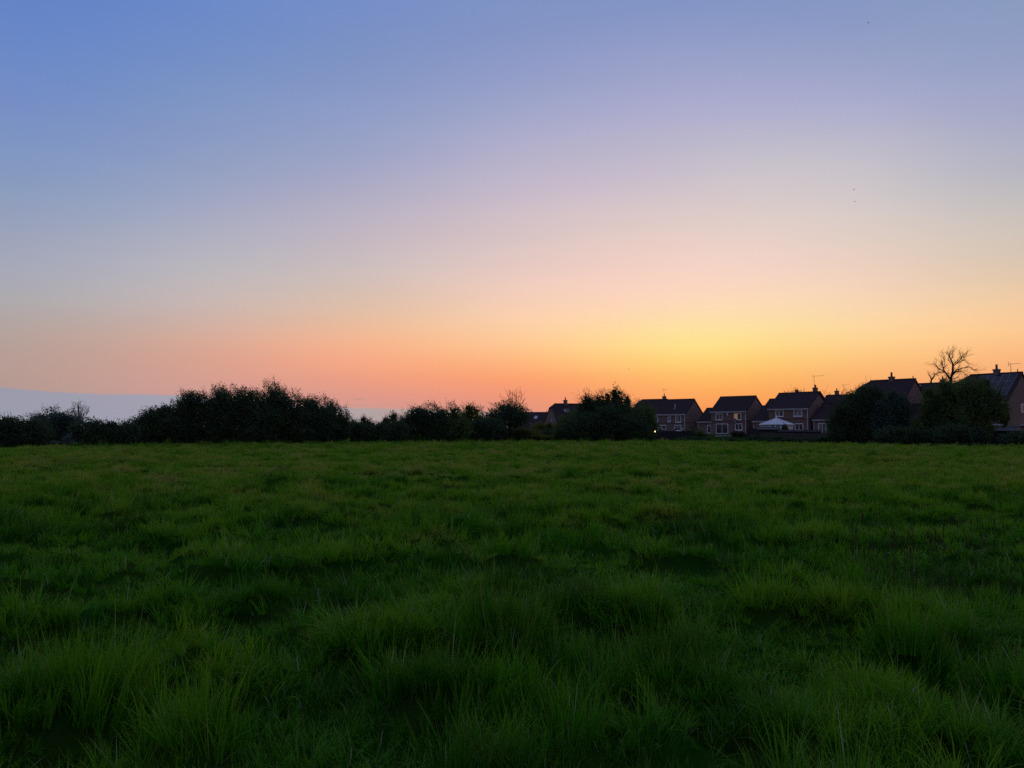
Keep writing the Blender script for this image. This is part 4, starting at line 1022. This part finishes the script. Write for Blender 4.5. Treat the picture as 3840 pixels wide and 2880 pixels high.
chimney(b2, -.7, 4.2, hr - .8, hr + .85, 1, .75, (.1, 1.75, .9, 1))
GF = 'far houses on the slope in the gap'
for i, (px, py, D, W, lab) in enumerate(((2050, 1573, 330, 6.5, 'tiny far house with a chimney in the gap left of the gabled brick house'), (2062, 1588, 280, 5.5, 'lowest tiny far house in the gap left of the gabled brick house'))):
    loc, rz = place(px, D, 30); z = at(px, py, D).z; loc.z = z - 5.2
    r_ = thing('far_house', lab, 'house', loc, rz, GF)
    gable_wall(W, 7, 5.2, 7.4).build('wall', BRICK, r_); gable_roof(W, 7, 5.2, 7.4)[0].build('roof', TILE2, r_)
    m = MB(); m.box(-W - .1, .1, -.4, -.2, 4.9, 5.05); m.build('fascia', TRIM, r_)
    if i == 0: chimney(r_, -2.0, 3.5, 7.0, 8.5, 1, .8)
fc, fhe, fhr = body('house', 'distant roof with a stubby chimney and two aerials over the big round tree', 'house', 3155, 190, 25, 5.0, 8, 1518, 2.3, 0, BRICK, TILE, GHO, False, False)
chimney(fc, -2.8, 4, fhr - .5, fhr + 1.4, 1, .8); make_aerial(fc, -1.1, 4.4, fhr - .3, fhr + 2.9, 1.3, 1); make_aerial(fc, -1.6, 4.4, fhr - .3, fhr + 1.2, .6, -1)

# ------------------------------------------------------------------ conservatory
def conservatory():
    D = 134.5; px = 2912
    b = at(px, 1608, D); z = zg1(b.x, D); k = D / F
    root = thing('conservatory', 'octagonal white framed conservatory with a pale pyramid roof', 'conservatory', (b.x, D, z), -math.atan2(b.x, D) - R(27))
    ze = at(px, 1591, D).z - z; za = at(2920, 1568, D).z - z; rad = 57 * k
    n = 8; P_ = [(rad * math.cos(2 * math.pi * (i + .5) / n), rad * math.sin(2 * math.pi * (i + .5) / n)) for i in range(n)]
    rp = [(p[0] * 1.06, p[1] * 1.06, ze) for p in P_]
    m = MB(); m.poly(rp + [(0, 0, za)], [(i, (i + 1) % n, n) for i in range(n)] + [tuple(range(n - 1, -1, -1))]); m.build('roof', POLY, root)
    m = MB()
    for i in range(n):
        m.tube((rp[i][0], rp[i][1], ze + .03), (0, 0, za + .03), .045, .04, 6)
        for t in (1 / 3, 2 / 3):
            q = Vector(rp[i]).lerp(Vector(rp[(i + 1) % n]), t); m.tube((q.x, q.y, ze + .02), tuple(q.lerp(Vector((0, 0, za)), .85 if t < .5 else .85)), .022, .022, 5)
        a, b_ = rp[i], rp[(i + 1) % n]; m.tube((a[0], a[1], ze - .03), (b_[0], b_[1], ze - .03), .09, .09, 6)
    m.build('glazing_bar', UPVC, root)
    m = MB(); m.tube((0, 0, za), (0, 0, za + .25), .10, .06, 8); m.tube((0, 0, za + .25), (0, 0, za + .55), .05, .015, 8); m.build('ridge_finial', UPVC, root)
    dw = MB(); fr_ = MB(); gl_ = MB()
    for i in range(n):
        a, c_ = Vector((*P_[i], 0)), Vector((*P_[(i + 1) % n], 0)); dirv = (c_ - a).normalized(); nn = Vector((dirv.y, -dirv.x, 0))
        def quad(mb, u0, u1, z0, z1, o0, o1):
            p = []
            for o in (o0, o1):
                for u, zz in ((u0, z0), (u1, z0), (u1, z1), (u0, z1)):
                    q = a.lerp(c_, u) + nn * o; p.append((q.x, q.y, zz))
            mb.poly(p, [(0, 1, 2, 3), (7, 6, 5, 4), (0, 4, 5, 1), (1, 5, 6, 2), (2, 6, 7, 3), (3, 7, 4, 0)])
        quad(dw, 0, 1, -.3, .6, -.1, .04); quad(gl_, .02, .98, .6, ze - .05, -.03, -.01)
        quad(fr_, -.01, .05, .6, ze - .03, -.05, .05); quad(fr_, .46, .54, .6, ze - .03, -.045, .03); quad(fr_, .035, .48, .6, .68, -.04, .03); quad(fr_, .52, .965, .6, .68, -.04, .03)
        quad(fr_, .035, .48, ze - .62, ze - .54, -.04, .03); quad(fr_, .52, .965, ze - .62, ze - .54, -.04, .03)
        quad(fr_, .035, .48, ze - .13, ze - .03, -.04, .03); quad(fr_, .52, .965, ze - .13, ze - .03, -.04, .03)
    dw.build('dwarf_wall', BRICK2, root); fr_.build('frame', UPVC, root); gl_.build('pane', CONGLASS, root)
conservatory()

# ------------------------------------------------------------------ garden fences, sheds, lamp
def fence(label, pts, h, panel_m, post_m=None, cap=True, group='wooden garden fences'):
    """pts: (px, depth) along the run; one panel per 1.8 m or so between posts"""
    W_ = [at(p, 1608, D) for p, D in pts]
    o0 = Vector((W_[0].x, W_[0].y, 0)); root = thing('fence', label, 'fence', (o0.x, o0.y, zg1(o0.x, o0.y)), 0, group)
    for a, b in zip(W_, W_[1:]):
        a = Vector((a.x, a.y, 0)) - o0; b = Vector((b.x, b.y, 0)) - o0; n = max(1, round((b - a).length / 1.83)); dv = (b - a) / n; u = dv.normalized(); nn = Vector((u.y, -u.x, 0))
        for i in range(n):
            p = a + dv * i; q = MB(); L = dv.length
            for k in range(12):       # overlapping upright boards
                s0 = .06 + (L - .12) * k / 12; s1 = .06 + (L - .12) * (k + 1.12) / 12; off = .012 * (k % 2)
                c = [p + u * s0 + nn * off, p + u * min(s1, L - .06) + nn * off]
                q.poly([(c[0].x, c[0].y, -.1), (c[1].x, c[1].y, -.1), (c[1].x, c[1].y, h), (c[0].x, c[0].y, h)] + [(v.x - nn.x * .018, v.y - nn.y * .018, z_) for v, z_ in ((c[0], -.1), (c[1], -.1), (c[1], h), (c[0], h))], [(0, 1, 2, 3), (7, 6, 5, 4), (0, 4, 5, 1), (1, 5, 6, 2), (2, 6, 7, 3), (3, 7, 4, 0)])
            q.build('panel', panel_m, root)
            t = MB(); c = p; t.box(c.x - .05, c.x + .05, c.y - .05, c.y + .05, -.3, h + .08); t.build('post', post_m or panel_m, root)
    return root
fence('dark stained fence beside the lit lamp below the first brick house', [(2462, 122), (2530, 119), (2600, 117)], 1.5, FENCE_D)
fence('weathered grey fence below the conservatory house', [(2850, 117), (2985, 113), (3140, 108)], .98, FENCE)
fence('short dark fence between the dish house and the conservatory', [(2800, 128), (2850, 124)], 1.3, FENCE_D)
def shed(name, label, px, D, W, Dp, he, hr, rz, roof_m, wall_m, cat='shed'):
    b = at(px, 1608, D); root = thing(name, label, cat, (b.x, D, zg1(b.x, D)), rz, 'garden sheds')
    gable_wall(W, Dp, he, hr).build('wall', wall_m, root)
    rm, _ = gable_roof(W, Dp, he, hr, 0, .15, .1, .05); rm.build('roof', roof_m, root); return root
shed('shed', 'garden shed with a bluish low roof before the conservatory', 2918, 121, 3.0, 2.4, 1.15, 1.40, R(-22), FELT, FENCE_D)
shed('shed', 'long dark roofed shed behind the weathered fence', 3078, 118, 6.2, 2.0, .84, .96, R(-20), FENCE_D, FENCE_D)
shed('shed', 'garden shed with a pale slate roof below the bay window at the right edge', 3828, 85, 2.9, 2.2, 1.62, 1.98, R(-22), FELT, FENCE_D)
def canopy(label, px, D, W):
    b = at(px, 1608, D); root = thing('garden_arch', label, 'garden arch', (b.x, D, zg1(b.x, D)), R(-25), 'dark arched garden canopies')
    m = MB(); n = 10; z0 = 1.55
    P_ = [(-W / 2 + W * i / n, z0 + .42 * math.sin(math.pi * i / n)) for i in range(n + 1)]
    for a, c in zip(P_, P_[1:]): m.slab([(a[0], -.7, a[1]), (c[0], -.7, c[1]), (c[0], .7, c[1]), (a[0], .7, a[1])], .05)
    m.build('cover', FENCE_D, root)
    m = MB()
    for a, c in zip(P_, P_[1:]): m.tube((a[0], -.74, a[1]), (c[0], -.74, c[1]), .035, .035, 6)
    m.build('rim', TRIM, root)
    m = MB()
    for x in (-W / 2 + .05, W / 2 - .05):
        for y in (-.65, .65): m.tube((x, y, -.1), (x, y, z0), .05, .05, 6)
    m.build('frame', FENCE_D, root)
canopy('pale rimmed dark garden arch just behind the lit lamp', 2475, 126, 1.9)
canopy('pale rimmed dark garden arch near the downpipe of the first brick house', 2548, 124, 1.7)
def lamp():
    D = 104; b = at(2456, 1618, D); z = zg1(b.x, D); hz = b.z - z
    root = thing('garden_lamp', 'small lit lamp glowing yellow at the fence end', 'lamp', (b.x, D, z), 0)
    m = MB(); m.tube((0, 0, -.1), (0, 0, hz - .16), .045, .04, 8); m.build('post', FENCE_D, root)
    m = MB(); m.tube((0, 0, hz - .2), (0, 0, hz - .14), .13, .13, 10); m.tube((0, 0, hz + .17), (0, 0, hz + .28), .17, .03, 10)
    for i in range(4): m.tube((.12 * math.cos(i * 1.57 + .8), .12 * math.sin(i * 1.57 + .8), hz - .15), (.12 * math.cos(i * 1.57 + .8), .12 * math.sin(i * 1.57 + .8), hz + .18), .012, .012, 5)
    m.build('lantern', METAL, root)
    bm = bmesh.new(); bmesh.ops.create_icosphere(bm, subdivisions=2, radius=.10); bmesh.ops.translate(bm, verts=bm.verts, vec=(0, 0, hz)); me = bpy.data.meshes.new('bulb'); bm.to_mesh(me); bm.free(); link('bulb', me, LAMP, root, True)
lamp()
def patio():
    b = at(2740, 1608, 134); root = thing('stone_edging', 'pale stone edging below the patio doors of the dish house', 'edging', (b.x, 134, zg1(b.x, 134)), R(-20))
    m = MB()
    for i in range(9): m.box(-2.6 + i * .58, -2.6 + i * .58 + .56, -.15, .15, -.1, .22)
    m.build('edging_stone', STONE, root)
patio()

# ------------------------------------------------------------------ birds
def bird(label, px, py, D, span, az):
    p = at(px, py, D); g = span / 2
    m = MB()
    body_ = [(-.42, .012), (-.30, .05), (-.05, .085), (.16, .065), (.27, .05), (.36, .012)]
    for (x0, r0), (x1, r1) in zip(body_, body_[1:]): m.tube((x0 * span, 0, 0), (x1 * span, 0, 0), r0 * span, r1 * span, 8)
    m.poly([(-.55 * span, -.10 * span, 0), (-.55 * span, .10 * span, 0), (-.3 * span, .03 * span, .01), (-.3 * span, -.03 * span, .01)], [(0, 1, 2, 3)])
    o = m.build('bird', BIRDM); o.location = p; o.rotation_euler = (0, R(-6), az); tag(o, label, 'bird', 'birds flying in the dusk sky')
    for s_ in (-1, 1):
        w = MB(); pts = [(.16, .05, .02), (.20, .45, .17), (.02, 1.0, .08), (-.10, .5, .15), (-.12, .06, .02)]
        w.slab([(x * span, s_ * y * g, z * span) for x, y, z in (pts if s_ > 0 else pts[::-1])], .012 * span); w.build('wing', BIRDM, o)
bird('upper of the two dark birds flying one above the other', 3203, 710, 60, .22, R(20))
bird('lower of the two dark birds flying one above the other', 3206, 756, 60, .19, R(10))
bird('small dark bird low in the yellow glow above the roofs', 2357, 1384, 110, .28, R(160))
bird('highest bird, near the top of the sky', 3257, 86, 45, .20, R(80))
bird('faint bird high between the pair of birds and the highest bird', 3132, 364, 80, .14, R(30))
